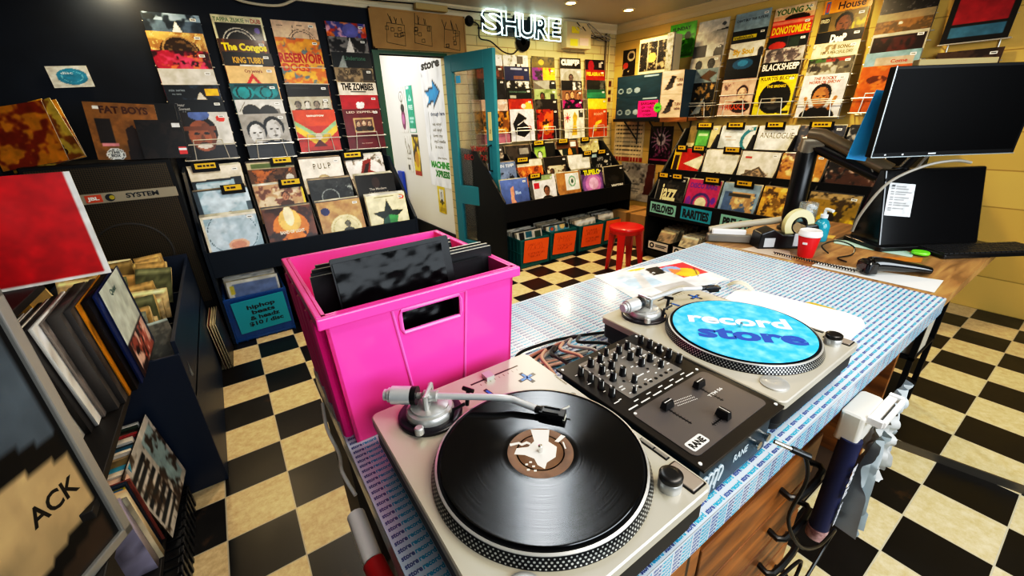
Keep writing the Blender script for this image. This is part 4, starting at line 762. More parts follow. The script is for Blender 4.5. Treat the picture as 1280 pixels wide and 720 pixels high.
# ================================================================== TURNTABLES (front faces +x, tonearm away from the operator)
m_silver = mat('silver_enamel', 'b9b2a2', .36, metal=.35, spec=.5); m_base = mat('rubber_base', '14161a', .5); m_alu = mat('cast_aluminium', 'b9b8b4', .32, metal=.6)
m_satin = mat('satin_metal', 'd2d2d0', .3, metal=.55); m_blk = mat('black_plastic'); m_dot = mat('strobe_dot', 'c4c4c0', .3, metal=.6); m_rim = mat('platter_rim', '2c2d30', .3, metal=.8)
m_armbase = mat('dark_arm_plinth', '16101a', .3)
def turntable(label, x_front, y_left, arm_to, parked):
    t = thing('turntable', label, 'turntable', (x_front, y_left, TZ), PI / 2, 'turntables')
    W, D = .453, .353
    MB().rbox(.010, .010, W - .010, D - .010, .024, .062, .02).rbox(.004, .004, W - .004, D - .004, .045, .088, .016).build('rubber_base', m_base, t, smooth=40, bevel=.002)
    MB().rbox(0, 0, W, D, .086, .103, .014, b=.002).build('plinth', m_silver, t, smooth=35)
    for x in (.055, W - .055):
        for y in (.05, D - .05): MB().lathe([(.026, 0), (.028, .004), (.028, .013), (.022, .015), (.022, .024)], (x, y, 0), 20).build('foot', m_blk, t)
    pc = (.181, .171)
    mb = MB().lathe([(.150, .098), (.1665, .100), (.1665, .104), (.1600, .1195), (.1560, .1215), (.154, .1195), (.02, .1195)], (*pc, 0), 96, 0)
    for row in range(4):
        tt = .12 + row * .235; r = .1665 + (.1600 - .1665) * tt; z = .104 + .0155 * tt; n = 150; s = .0012 if row in (0, 3) else .00155
        nx, nz = math.cos(R_(25)), math.sin(R_(25))
        for i in range(n):
            a = 2 * PI * (i + .5 * (row % 2)) / n; ca, sa = math.cos(a), math.sin(a); vs = []
            for du, dv in ((-1, -.55), (0, -1), (1, -.55), (1, .55), (0, 1), (-1, .55)):
                rr = r + .0006 - dv * s * .38; zz = z + .0003 + dv * s * .92
                vs.append((pc[0] + rr * ca - du * s * sa, pc[1] + rr * sa + du * s * ca, zz))
            mb.add(vs, [(0, 1, 2, 3, 4, 5)], 1)
    mb.lathe([(.1562, .1213), (.1600, .1202), (.1604, .1193), (.1556, .1205)], (*pc, 0), 96, 2, cap=False)
    mb.lathe([(.0036, .119), (.0036, .132), (.002, .135), (.0001, .1352)], (*pc, 0), 12, 3)
    mb.build('platter', [m_rim, m_dot, m_alu, m_chrome], t)
    # controls
    MB().rbox(.010, .008, .058, .034, .103, .1065, .002).build('start_button', [mat('button_grey', '9a8f86', .35, metal=.4)], t, smooth=0, bevel=.001)
    MB().rbox(.0075, .0055, .0605, .0365, .103, .1042, .002).build('button_surround', m_blk, t, smooth=0)
    MB().lathe([(.0165, .103), (.0165, .117), (.015, .119)], (.036, .052, 0), 28).build('strobe_pillar', m_alu, t)
    MB().lathe([(.0158, .119), (.0165, .122), (.0165, .127), (.0145, .1285), (.008, .129)], (.036, .052, 0), 28).build('power_switch', m_blk, t)
    MB().box(.068, .006, .103, .122, .015, .104, 0).box(.070, .0075, .104, .093, .0135, .1055, 1).box(.096, .0075, .104, .12, .0135, .1055, 1).build('speed_buttons', [m_blk, mat('button_silver', '8f8c86', .35, metal=.6)], t, smooth=0)
    MB().lathe([(.0085, .103), (.0085, .107), (.006, .112), (.006, .116), (.004, .118)], (.262, .030, 0), 16).build('target_light', m_chrome, t)
    ad = MB().lathe([(.0255, .103), (.0255, .1055), (.022, .107), (.004, .1068), (.0001, .1062)], (.04, .305, 0), 32); ad.build('single_adaptor', m_alu, t)
    # pitch fader
    mb = MB().box(.4175, .045, .103, .4215, .16, .1034, 1)
    for i in range(9): mb.box(.405, .055 + i * .011, .103, .412 if i % 2 else .410, .0558 + i * .011, .1033, 1)
    mb.box(.409, .11, .103, .431, .128, .112, 0)
    mb.build('pitch_fader', [m_alu, m_blk], t, smooth=0)
    # coloured tape cross and dash stuck on the plinth
    def tape(name, pts):
        mb = MB()
        for (x, y, l, w, a) in pts:
            mb.x = Matrix.Translation((x, y, 0)) @ Matrix.Rotation(a, 4, 'Z'); mb.box(-l / 2, -w / 2, .103, l / 2, w / 2, .1035, 0); mb.box(-l * .3, -w * .3, .1035, l * .36, w * .3, .1037, 1)
        mb.build(name, [mat('black_tape', '14161e', .3), mat('blue_tape', '2368b8', .3)], t, smooth=0)
    tape('tape_cross', [(.372, .055, .042, .009, R_(96)), (.372, .055, .042, .009, R_(6))]); tape('tape_dash', [(.372, .143, .036, .008, R_(8))])
    MB().text('Quartz', (.40, .012, .1034), (0, 1, 0), (-1, 0, 0), .006, 0, w=.0).build('print', m_blk, t, smooth=0) if 0 else None
    MB().text('Technics', (.345, .008, .1034), (-1, 0, 0), (0, -1, 0), .0055, 0, w=.04).build('front_print', mat('print_grey', '6a6456', .5), t, smooth=0)
    # tonearm
    pv = Vector((.386, .262, .1445))
    ar = MB().lathe([(.0575, .103), (.0575, .108), (.055, .110), (.048, .110)], (pv.x, pv.y, 0), 40).build('tonearm_plinth', m_armbase, t)
    MB().lathe([(.043, .110), (.043, .117), (.040, .122), (.034, .124), (.034, .128), (.026, .130), (.012, .131)], (pv.x, pv.y, 0), 40).build('height_dial', m_alu, t)
    mb = MB(); d = (Vector((*arm_to, 0)) - Vector((pv.x, pv.y, 0))); d0 = Vector((math.cos(math.atan2(d.y, d.x) + R_(4.5 if not parked else 8)), math.sin(math.atan2(d.y, d.x) + R_(4.5 if not parked else 8)), 0)); sd = Vector((-d0.y, d0.x, 0))
    for s_ in (-1, 1):
        mb.tube([pv + sd * .019 * s_ + Vector((0, 0, -.018)), pv + sd * .019 * s_ + Vector((0, 0, .012))], .0048, 8)
    mb.tube([pv + sd * .022 + Vector((0, 0, .010)), pv - sd * .022 + Vector((0, 0, .010))], .004, 8)
    mb.tube([pv - sd * .022 + Vector((0, 0, -.016)), pv + sd * .022 + Vector((0, 0, -.016))], .005, 8)
    mb.tube([pv - d0 * .008, pv + d0 * .016], .0105, 14)
    mb.build('gimbal', m_alu, t)
    wand = []; end = Vector((*arm_to, .133 if not parked else .142))
    bend = pv + d0 * .148 + Vector((0, 0, -.003))
    arm = MB().tube([pv + d0 * .005, pv + d0 * .07, pv + d0 * .125, bend, bend.lerp(end, .35), end], .0060, 12, smooth=5).build('tonearm_tube', m_satin, t)
    cw = MB(); 
    cw.tube([pv - d0 * .012, pv - d0 * .06], .006, 10)
    cw.build('counterweight_stub', m_alu, t)
    c0, c1 = pv - d0 * .030, pv - d0 * .066; cw = MB(); cw.tube([c0, c1], .0165, 24); cw.tube([c1, c1 - d0 * .006], .0135, 24); cw.tube([c1 - d0 * .006, c1 - d0 * .014], .0105, 20); cw.build('counterweight', m_satin, t)
    cw = MB(); cw.tube([pv - d0 * .020, pv - d0 * .030], .0168, 24); cw.build('force_dial', m_blk, t)
    f = (end - bend); f.z = 0; f.normalize(); f.rotate(Matrix.Rotation(R_(4), 3, 'Z')); g = Vector((-f.y, f.x, 0))
    hs = MB(); hs.x = Matrix.Translation(end) @ Matrix((( f.x, g.x, 0, 0), (f.y, g.y, 0, 0), (0, 0, 1, 0), (0, 0, 0, 1)))
    hs.tube([(-.006, 0, 0), (.006, 0, 0)], .0068, 12); hs.box(.002, -.0095, -.004, .046, .0095, .003); hs.box(.008, -.008, .0025, .036, -.005, .005); hs.box(.008, .005, .0025, .036, .008, .005)
    hd = hs.build('headshell', m_blk, t, smooth=0, bevel=.0008)
    hs = MB(); hs.x = Matrix.Translation(end) @ Matrix((( f.x, g.x, 0, 0), (f.y, g.y, 0, 0), (0, 0, 1, 0), (0, 0, 0, 1)))
    hs.box(.016, -.0075, -.0125 if not parked else -.0125, .043, .0075, -.0035); hs.build('cartridge', m_blk, hd, smooth=0, bevel=.0008)
    hs.v = []; hs.f = []; hs.m = []; hs.box(.034, -.006, -.0085, .0465, .006, -.0035); hs.tube([(.036, .009, .0), (.046, .014, .004), (.05, .016, .006)], .0014, 6); hs.build('stylus_guard', mat('pale_plastic', 'd8d4c4', .3), hd, smooth=0)
    MB().tube([(.345, .24, .11), (.345, .235, .128), (.338, .215, .135)], .003, 8).tube([(.362, .20, .11), (.362, .195, .14)], .004, 8).tube([(.352, .19, .142), (.372, .2, .142)], .004, 8).build('arm_rest', m_blk, t)
    MB().lathe([(.008, .11), (.008, .121), (.006, .123)], (.345, .300, 0), 16).build('lift_platform', m_alu, t)
    return t
TL = turntable('silver turntable nearest the camera playing a black record', .775, -2.634, (.250, .120), False)
TR = turntable('silver turntable with a turquoise slipmat and parked tonearm', 1.394, -2.609, (.345, .066), True)
def on_deck(x_front, y_left, x, y): return (x_front - y, y_left + x)
def vinyl_mat():
    m = mat('vinyl', '050506', .28, spec=.5, aniso=.9); nt = m.node_tree; L = nt.links; b = nt.nodes['Principled BSDF']; b.inputs['Anisotropic Rotation'].default_value = 0.0
    tc = nd(nt, 'ShaderNodeTexCoord'); ln = nd(nt, 'ShaderNodeVectorMath', operation='LENGTH'); L.new(tc.outputs['Object'], ln.inputs[0])
    nz = nd(nt, 'ShaderNodeTexNoise', noise_dimensions='1D', Scale=420.0, Detail=3.0); L.new(ln.outputs['Value'], nz.inputs['W'])
    mr = nd(nt, 'ShaderNodeMapRange'); mr.inputs['To Min'].default_value = .07; mr.inputs['To Max'].default_value = .17; L.new(nz.outputs['Fac'], mr.inputs['Value']); L.new(mr.outputs['Result'], b.inputs['Roughness'])
    return m
# black record with brown label on the near deck
cx, cy = on_deck(.775, -2.634, .181, .171)
v = thing('vinyl_record', 'black vinyl record with brown label playing on the nearest turntable', 'vinyl record', (cx, cy, TZ + .1215), R_(-34))
mb = MB(); pr = [(.1505, 0), (.1515, .0012), (.1507, .0022), (.1485, .0023), (.1475, .0021), (.062, .0021), (.060, .0019), (.051, .0019)]
mb.lathe(pr, n=128); mb.build('grooved_disc', vinyl_mat(), v)
mb = MB().lathe([(.0505, .0017), (.0505, .00215), (.038, .0022), (.037, .0019), (.035, .0019), (.034, .0022), (.005, .0022)], n=64)
mb.v = [(x, y, z) for x, y, z in mb.v]
sp = [(-.012, .048), (.018, .046), (.014, .02), (.026, .008), (.022, -.012), (.008, -.022), (.004, -.034), (-.006, -.026), (-.010, -.014), (-.024, -.006), (-.040, -.004), (-.036, .008), (-.018, .010), (-.008, .022)]
mb.prism(sp, .0021, .00245, 1)
mb.prism([(-.047, .018), (-.032, .021), (-.028, .018), (-.02, .022), (-.014, .018), (-.014, .014), (-.02, .017), (-.028, .013), (-.033, .017), (-.046, .013)], .0021, .00245, 1)
mb.prism([(.024, .02), (.036, .034), (.042, .03), (.03, .018)], .0021, .00245, 1); mb.prism([(.036, .018), (.038, .018), (.04, .004), (.038, .004)], .0021, .00245, 1)
for x, y in ((-.018, -.022), (-.024, -.026), (-.014, -.03), (-.022, -.036), (-.012, -.038)): mb.prism([(x, y), (x + .004, y), (x + .004, y + .003), (x, y + .003)], .0021, .00245, 1)
mb.lathe([(.0036, .002), (.0036, .0135), (.002, .0145), (.0001, .0146)], n=14, mi=2)
mb.build('paper_label', [mat('brown_label', '6a4a2a', .4, noise='5a3c20', nscale=40), mat('label_cream', 'e2dcd0', .5), m_chrome], v, smooth=30)
# turquoise slipmat on the far deck
cx, cy = on_deck(1.394, -2.609, .181, .171)
s = thing('slipmat', 'turquoise slipmat lettered record store on the far turntable', 'slipmat', (cx, cy, TZ + .1215), R_(-49))
MB().lathe([(.1495, 0), (.1505, .0008), (.1495, .0018), (.0001, .0018)], n=96).build('felt_disc', mat('turquoise_felt', '14a3d8', .6, noise='6fd0ee', nscale=34), s, smooth=30)
mb = MB(); mb.text('record', (-.112, .010, .0022), (1, 0, 0), (0, 1, 0), .050, 0, w=.222, bold=.03); mb.build('white_lettering', mat('felt_white', 'e8eef2', .6), s, smooth=0)
mb = MB(); mb.text('store', (-.100, -.062, .0022), (1, 0, 0), (0, 1, 0), .056, 0, w=.222, bold=.045); mb.build('blue_lettering', mat('felt_blue', '14459c', .6), s, smooth=0)
MB().lathe([(.0036, 0), (.0036, .013), (.0001, .0145)], n=14).build('spindle_tip', m_chrome, s)

# ================================================================== MIXER
MX, MY, MW, MD = .787, -2.612, .248, .338
mx = thing('dj_mixer', 'black two-channel mixer with grey fader plate between the turntables', 'mixer', (MX, MY, TZ))
m_panel = mat('mixer_panel', '1f1a16', .35, metal=.3); m_plate = mat('mixer_grey', '5c5654', .38, metal=.3); m_plate2 = mat('mixer_light_grey', '77736e', .4, metal=.3); m_ink = mat('white_print', 'dcdad4', .5)
MB().box(.012, .012, .006, MW - .012, MD - .006, .098).build('mixer_body', mat('mixer_side', '16303e', .35, metal=.4), mx, smooth=0, bevel=.002)
mb = MB().box(0, 0, .098, MW, MD, .103)
mb.build('top_panel', m_panel, mx, smooth=0, bevel=.001)
MB().rbox(.014, .022, MW - .014, .150, .103, .1042, .012).build('fader_plate', m_plate, mx, smooth=0)
MB().rbox(.046, .178, .205, .320, .103, .1040, .004).build('eq_plate', m_plate2, mx, smooth=0)
mb = MB()
def dash(x, y, l, w=.002, a=0): mb.x = Matrix.Translation((x, y, 0)) @ Matrix.Rotation(a, 4, 'Z'); mb.box(-l / 2, -w / 2, .104, l / 2, w / 2, .1046)
r = random.Random(4)
for i in range(6): dash(.03 + i * .034, .158, .024, .0025)
for i in range(5): dash(.05 + i * .035, .168, .012, .002)
for c_ in range(3):
    for q in range(12): dash(.098 + q * .004, .125 - c_ * .006 - q * .0008, .0018, .0012)
for i in range(46): dash(r.uniform(.05, .2), r.uniform(.182, .318), r.uniform(.004, .012), .0022)
for i in range(16): dash(r.choice([.028, .222]) + r.uniform(-.012, .012), r.uniform(.175, .31), r.uniform(.005, .014), .002)
mb.x = Matrix.Identity(4)
for x, y in ((.008, .012), (MW - .008, .012), (.008, MD - .012), (MW - .008, MD - .012), (.02, .145), (MW - .02, .16)): mb.lathe([(.003, .103), (.003, .1045)], (x, y, 0), 10)
mb.rbox(.022, .030, .064, .050, .1042, .1047, .004); 
mb.text('TTM 56', (.165, .092, .1048), (1, 0, 0), (0, 1, 0), .006, 0, w=.042)
mb.build('panel_print', m_ink, mx, smooth=0)
MB().text('RANE', (.026, .034, .1049), (1, 0, 0), (0, 1, 0), .0115, 0, w=.034, bold=.05).build('panel_badge_print', m_blk, mx, smooth=0)
def knob(x, y, rr=.0062, h=.018):
    k = MB().lathe([(rr * 1.15, .104), (rr * 1.1, .108), (rr, .110), (rr * .88, .104 + h), (rr * .5, .105 + h)], (x, y, 0), 14).build('knob', m_blk, mx)
    MB().box(x - .0008, y + rr * .2, .104 + h, x + .0008, y + rr * .95, .1055 + h).box(x - .0007, y - .0001 - rr * 1.0, .110, x + .0007, y - rr * .9 , .104 + h).build('pointer', m_ink, k, smooth=0)
for y in (.29, .262, .234, .206): knob(.026, y)
for y in (.300, .275, .25, .225, .20): knob(.224, y)
for x in (.064, .092, .150, .178):
    for y in (.300, .268, .238): knob(x, y, .0068, .019)
knob(.092, .208, .0055, .017); knob(.178, .21, .0055, .017); knob(.121, .31, .005); knob(.121, .285, .005); knob(.066, .186, .004, .013)
mb = MB()
for i in range(7): mb.lathe([(.0036, .104), (.0036, .1046)], (.088 + i * .016, .190, 0), 12)
for i in range(4): mb.lathe([(.003, .104), (.003, .1046)], (.078 + i * .036, .222, 0), 12)
for y in (.29, .255): mb.lathe([(.003, .104), (.003, .1046)], (.108, y, 0), 12)
mb.build('mini_jack', m_blk, mx, smooth=0)
def fader(name, x, y, dx, dy, L, horiz):
    a = MB(); 
    if horiz: a.box(x - L / 2, y - .0012, .1042, x + L / 2, y + .0012, .1046)
    else: a.box(x - .0012, y - L / 2, .1042, x + .0012, y + L / 2, .1046)
    for q in range(-4, 5):
        if horiz: a.box(x + q * L / 9, y - .004, .1042, x + q * L / 9 + .0008, y + .004, .1046)
        else: a.box(x - .004, y + q * L / 9, .1042, x + .004, y + q * L / 9 + .0008, .1046)
    f = a.build(name, m_blk, mx, smooth=0); X, Y = x + dx, y + dy
    w, l = (.0065, .012) if horiz else (.012, .0065)
    b = MB().add([(X - w, Y - l, .107), (X + w, Y - l, .107), (X + w, Y + l, .107), (X - w, Y + l, .107), (X - w * .8, Y - l * .8, .121), (X + w * .8, Y - l * .8, .121), (X + w * .8, Y + l * .8, .121), (X - w * .8, Y + l * .8, .121)], [(3, 2, 1, 0), (4, 5, 6, 7), (0, 1, 5, 4), (1, 2, 6, 5), (2, 3, 7, 6), (3, 0, 4, 7)]).box(X - .0015, Y - .002, .104, X + .0015, Y + .002, .108)
    if horiz: b.box(X - .0006, Y - l * .8, .1208, X + .0006, Y + l * .8, .1214, 1)
    else: b.box(X - w * .8, Y - .0006, .1208, X + w * .8, Y + .0006, .1214, 1)
    b.build('fader_cap', [m_blk, m_ink], f, smooth=0, bevel=.0008)
fader('channel_fader', .075, .098, 0, .022, .055, False); fader('channel_fader', .175, .100, 0, .022, .055, False); fader('crossfader', .125, .048, .006, 0, .05, True)
mb = MB().text('RANE', (.118, .0112, .040), (1, 0, 0), (0, 0, 1), .016, 0, w=.045)
for x, y, z in ((0, 0, 0),): 
    for k in range(4): mb.tube([(.02 + .014 * k, .0112, .02), (.028 + .014 * k, .0112, .06), (.04 + .014 * k, .0112, .05), (.03 + .014 * k, .0112, .03)], .0028, 6, smooth=3)
mb.build('front_print', mat('front_print_grey', 'b4c0c6', .5), mx, smooth=0)
for x in (.19, .222): MB().lathe([(.0085, 0), (.0085, .004), (.0068, .005), (.0068, .009), (.003, .009), (.003, .002)], (x, .003, .042), 18, 0, 'Y').build('headphone_jack', m_chrome, mx)
def cable(name, label, pts, r, m, cat='cable', plug=None, smooth=6):
    t = thing(name, label, cat, pts[0]); o = Vector(pts[0])
    MB().tube([Vector(p) - o for p in pts], r, 8, smooth=smooth).build('cord', m, t)
    if plug: d = (Vector(pts[0]) - Vector(pts[1])).normalized(); MB().tube([-d * .004, d * .03], .0042, 10).tube([-d * .03, d * .001], .0062, 10, 1).build('plug', [m_chrome, m_blk], t)
    return t
jx = MX + .222
cable('headphone_cable', 'black headphone cable plugged into the mixer front and hanging over the drawers', [(jx + .004, MY - .034, TZ + .042), (jx + .015, MY - .05, TZ + .036), (jx + .025, MY - .062, TZ - .02), (jx + .02, MY - .055, TZ - .12), (1.06, -2.69, .60), (1.16, -2.70, .53), (1.26, -2.70, .50), (1.30, -2.69, .42), (1.20, -2.69, .36), (1.10, -2.69, .40), (1.14, -2.685, .48), (1.02, -2.68, .52), (.90, -2.675, .55), (.80, -2.66, .58), (.70, -2.64, .60)], .0035, m_blk, plug=True)
cable('headphone_cable', 'thin black cable loop hanging below the near turntable', [(.80, -2.66, .60), (.84, -2.68, .45), (.92, -2.69, .36), (.98, -2.69, .44), (.94, -2.68, .56), (.86, -2.67, .62)], .003, m_blk)
rr = random.Random(5)
m_copper = mat('pink_grey_cable', 'c99a84', .4); m_gcab = mat('grey_cable', 'a8a29a', .4)
cable('signal_cable', 'long black cable lying behind the mixer from deck to deck', [(.79, -2.12, .806), (.84, -2.055, .806), (.92, -2.05, .806), (1.0, -2.065, .806), (1.08, -2.095, .806), (1.13, -2.12, .806)], .0045, m_blk)
for i in range(5):
    x = .80 + i * .045; m_ = [m_copper, m_blk, m_copper, m_gcab, m_blk][i]
    x2 = .86 + i * .03
    cable('phono_cable', f'{["pinkish", "black", "second pinkish", "grey", "second black"][i]} phono cable looping out of the mixer back', [(x, -2.268, .86), (x + .004, -2.235, .872), (x2 - .03, -2.17, .86), (x2 + .03, -2.11, .83), (x2 - .02 + rr.uniform(-.02, .02), -2.085, .806), (x2 - .07, -2.12, .806), (x2 + .05, -2.155, .806)], .0042, m_)

# ================================================================== PINK CRATE WITH RECORDS
m_pink = mat('pink_plastic', 'f4489c', .34, coat=.15); m_pink2 = mat('deep_pink_plastic', 'd8127e', .35)
CX0, CX1, CY0, CY1, CH = .388, .785, -2.128, -1.725, .293
pc = thing('plastic_crate', 'bright pink plastic crate of records on the counter beside the near turntable', 'crate', ((CX0 + CX1) / 2, (CY0 + CY1) / 2, TZ + .0006))
w, d = CX1 - CX0, CY1 - CY0; a, b = w / 2, d / 2; ti = .012
def wall(mb, p, q, hole=None, t=.006):     # tapered wall from top edge p to q (x,y), inward taper at the base
    p = Vector((*p, 0)); q = Vector((*q, 0)); u = (q - p).normalized(); nrm = Vector((u.y, -u.x, 0)); L = (q - p).length
    def P(s, z, o): k = ti * (1 - z / CH); return p + u * (k + s * (L - 2 * k)) - nrm * (k + o) + Vector((0, 0, z))
    if hole is None: regs = [(0, 1, 0, CH)]
    else: s0, s1, z0, z1 = hole; regs = [(0, s0, 0, CH), (s1, 1, 0, CH), (s0, s1, 0, z0), (s0, s1, z1, CH)]
    for s0, s1, z0, z1 in regs:
        mb.add([P(s0, z0, 0), P(s1, z0, 0), P(s1, z1, 0), P(s0, z1, 0), P(s0, z0, t), P(s1, z0, t), P(s1, z1, t), P(s0, z1, t)], [(0, 1, 2, 3), (7, 6, 5, 4), (0, 4, 5, 1), (1, 5, 6, 2), (2, 6, 7, 3), (3, 7, 4, 0)])
    return P
mb = MB(); PF = wall(mb, (-a, -b), (a, -b), (.335, .665, .215, .262)); wall(mb, (a, -b), (a, b)); wall(mb, (a, b), (-a, b), (.335, .665, .215, .262)); PL_ = wall(mb, (-a, b), (-a, -b))
mb.box(-a + ti, -b + ti, 0, a - ti, b - ti, .006)
mb.build('crate_body', m_pink, pc, smooth=0)
mb = MB(); e = .012
loop = [(-a, -b), (a, -b), (a, b), (-a, b)]
mb.prism([(-a - e, -b - e), (a + e, -b - e), (a + e, -b), (-a - e, -b)], CH - .022, CH); mb.prism([(-a - e, b), (a + e, b), (a + e, b + e), (-a - e, b + e)], CH - .022, CH)
mb.prism([(-a - e, -b), (-a, -b), (-a, b), (-a - e, b)], CH - .022, CH); mb.prism([(a, -b), (a + e, -b), (a + e, b), (a, b)], CH - .022, CH)
mb.build('crate_rim', m_pink, pc, smooth=0, bevel=.003)
mb = MB()
def bead(P, pts, r=.0028): mb.tube([P(s, z, -.001) for s, z in pts], r, 6)
bead(PF, [(.36, .0), (.36, .02), (.30, .268)]); bead(PF, [(.66, .0), (.66, .02), (.70, .268)]); bead(PF, [(.30, .268), (.70, .268)])
hs = [(.335, .225), (.345, .214), (.655, .214), (.665, .225), (.665, .252), (.655, .263), (.345, .263), (.335, .252), (.335, .225)]; bead(PF, hs, .0042)
mb.build('moulded_ribs', mat('pale_pink_plastic', 'f86cb8', .35), pc)
mb = MB()
for s in (.12, .33, .54, .75, .9): mb.tube([PL_(s, 0, -.006), PL_(s, .272, -.006)], .011, 8)
mb.build('side_ribs', m_pink2, pc)
# records inside: spines up, covers facing the front
cc = bpy.data.objects['plastic_crate'].location
def inrec(y, top, c, label, tilt=4, edge='e2ddd0', x=.0, grp=None, roll=0, w=.312):
    me = plain_mesh(c, w, .312, .0072, edge); o = mobj('record', me); place(o, (cc.x + x, y, cc.z + top - .312), 0, R_(tilt), roll); tag(o, label, 'record', grp); return o
EC = ['f0ece2', 'e8e2d4', '2a2826', 'f0ece2', '1c1a1a', 'e8e2d4', 'f0ece2', '3a3634', 'f0ece2']
for i in range(5): inrec(-2.045 + .0095 * i, .318 + .004 * (i % 2), ['141416', '2a2a2c', 'd8d2c6'][i % 3], 'sleeve edge at the right of the row in the pink crate', 3, EC[i], .046 - .003 * i, 'sleeves to the right in the pink crate')
for i in range(6): inrec(-1.993 + .0095 * i, .316 + .004 * (i % 3), ['141416', '1c1c1e'][i % 2], 'sleeve edge at the left of the row in the pink crate', 3, EC[i + 3], -.030 + .004 * i, 'sleeves to the left in the pink crate')
inrec(-2.062, .302, '0d0d0f', 'plain black record at the front of the row in the pink crate', 3, '17171a', .012)
bk = thing('record', 'black record in crinkled glossy plastic standing tall in the pink crate', 'record', (cc.x - .027, -2.098, cc.z + .055)); bk.rotation_euler = (R_(-11), R_(-1), 0)
mb = MB().rbox(-.122, -.157, .122, .157, 0, .005, .004); mb.v = [(x, z, y + .157) for x, y, z in mb.v]; mb.build('black_sleeve', mat('gloss_black_card', '08080a', .35, spec=.25), bk, smooth=0)
N = 40; g = np.random.RandomState(3); hm = vnoise(34, N + 1, g) * .0014 + vnoise(10, N + 1, g) * .003
mb = MB(); V = [(-.119 + .222 * i / N, -.0012 - hm[j, i], .11 + .195 * j / N) for j in range(N + 1) for i in range(N + 1)]
mb.add(V, [(j * (N + 1) + i, j * (N + 1) + i + 1, (j + 1) * (N + 1) + i + 1, (j + 1) * (N + 1) + i) for j in range(N) for i in range(N)])
mb.build('crinkled_film', mat('crinkled_film', '030304', .2, spec=.16), bk)
MB().box(.02, -.0075, .128, .105, -.006, .14).build('film_edge', mat('film_edge', 'b8a8ae', .2), bk, smooth=0)

# ================================================================== THINGS ON THE COUNTER
o = mobj('leaflet', sheet_mesh('leaflet', 'e6e4e0', [('P', [(.12, .3), (.14, .8), (.42, .78), (.45, .32)], 'a9c6d8'), ('N', 6, 'd8e4ea', .55, .12, .3, .45, .8), ('P', [(.2, .3), (.34, .8), (.42, .8), (.3, .3)], 'cfcac2'), ('E', .44, .92, .1, .04, 'd9c43a'), ('P', [(.48, .6), (.52, .88), (.68, .9), (.64, .62)], '16161a'), ('E', .53, .7, .02, .02, 'e6e4e0'), ('R', .68, .35, .97, .85, 'd8303c'), ('E', .8, .5, .12, .18, 'e8b428'), ('E', .74, .7, .09, .12, '7a9ac8'), ('P', [(.66, .5), (.72, .75), (.82, .6)], 'e07a4a'), ('R', .3, .05, .62, .25, 'b0aaa4'), ('L', .82, .3, .95, .6, .015, '222')], .43, .27, .0008, 60, 'e6e4e0'))
o.rotation_euler = (R_(-90), 0, R_(-43)); 
pA = Vector((1.462, -1.774, 0)); pD = Vector((1.405, -2.026, 0)); pC = Vector((1.765, -2.101, 0)); pB = Vector((1.744, -1.797, 0))
ux = (pC - pD).normalized(); o.rotation_euler = (R_(-90), 0, math.atan2(ux.y, ux.x)); mid = (pC + pD) / 2; o.location = (mid.x, mid.y + .005, TZ + .0012); tag(o, 'printed colour leaflet sheet lying flat behind the far turntable', 'leaflet')
mb = MB(); n = 24
def card(pts, z0, z1, m, mi=0): m.prism(pts, z0, z1, mi)
w0 = [(1.712, -2.178), (1.735, -2.168), (1.752, -2.19), (1.800, -2.44), (1.795, -2.50), (1.752, -2.548), (1.66, -2.548), (1.40, -2.55), (1.40, -2.50)]
tag(MB().prism([(1.415, -2.22), (1.700, -2.172), (1.735, -2.178), (1.752, -2.205), (1.795, -2.47), (1.782, -2.515), (1.74, -2.535), (1.47, -2.55)], TZ + .001, TZ + .0035).build('white_board', mat('white_card', 'eeedea', .5), smooth=0), 'white rounded card lying on the counter beside the far turntable', 'card')
mb = MB()
tag(MB().rbox(1.60, -2.45, 1.805, -2.36, 0, .0006, .02).build('yellow_card', mat('mustard_card', 'b8941c', .5), smooth=0), 'mustard card corner showing under the white rounded card', 'card'); bpy.data.objects['yellow_card'].location.z = TZ + .0005
o = MB().tube([(0, -.04, .0), (.012, -.02, .02), (.016, 0, .026), (.012, .02, .02), (0, .04, 0)], .004, 8, smooth=4).tube([(.006, -.036, .0), (.03, -.018, .02), (.034, 0, .026), (.03, .018, .02), (.006, .036, 0)], .004, 8, smooth=4).build('cream_clip', mat('cream_plastic', 'd8cdb0', .4)); place(o, (1.735, -2.17, TZ + .008), R_(200)); tag(o, 'cream plastic carry handle behind the white rounded card', 'handle')
# wooden counter
wc = thing('side_counter', 'bare brown wooden counter carrying the monitor and till clutter', 'counter', (2.8, -2.2, 0))
W0, W1, H0, H1 = 2.170, 3.05, -2.62, -1.76
MB().box(W0 - 2.8, H0 + 2.2, TZ - .04, W1 - 2.8, H1 + 2.2, TZ - .002).build('counter_top', m_oak2, wc, smooth=0)
MB().box(W0 - 2.75, -.05, .0, W1 - 2.82, .42, TZ - .04).build('counter_base', mat('dark_wood'), wc, smooth=0)
def on(n, label, cat, x, y, rz=0): return thing(n, label, cat, (x, y, TZ - .0015), rz)
cup = on('coffee_cup', 'red paper coffee cup with white lid on the wooden counter', 'cup', 2.30, -2.150)
MB().lathe([(.028, 0), (.029, .002), (.0405, .094), (.040, .096)], n=36).build('cup_body', mat('red_paper', 'c8161c', .4), cup)
MB().lathe([(.0425, .092), (.0435, .095), (.0435, .101), (.041, .104), (.0405, .112), (.038, .116), (.035, .114), (.0001, .1125)], n=36).build('lid', mat('white_lid', 'e6e2de', .35), cup)
MB().box(-.0405, -.01, .06, -.034, .006, .068).build('seam_label', mat('white_lid'), cup, smooth=0)
td = on('tape_dispenser', 'black tape dispenser covered in stickers with a cream tape roll', 'tape dispenser', 2.375, -2.02, R_(-128))
td.scale = (1.2, 1.15, 1.3)
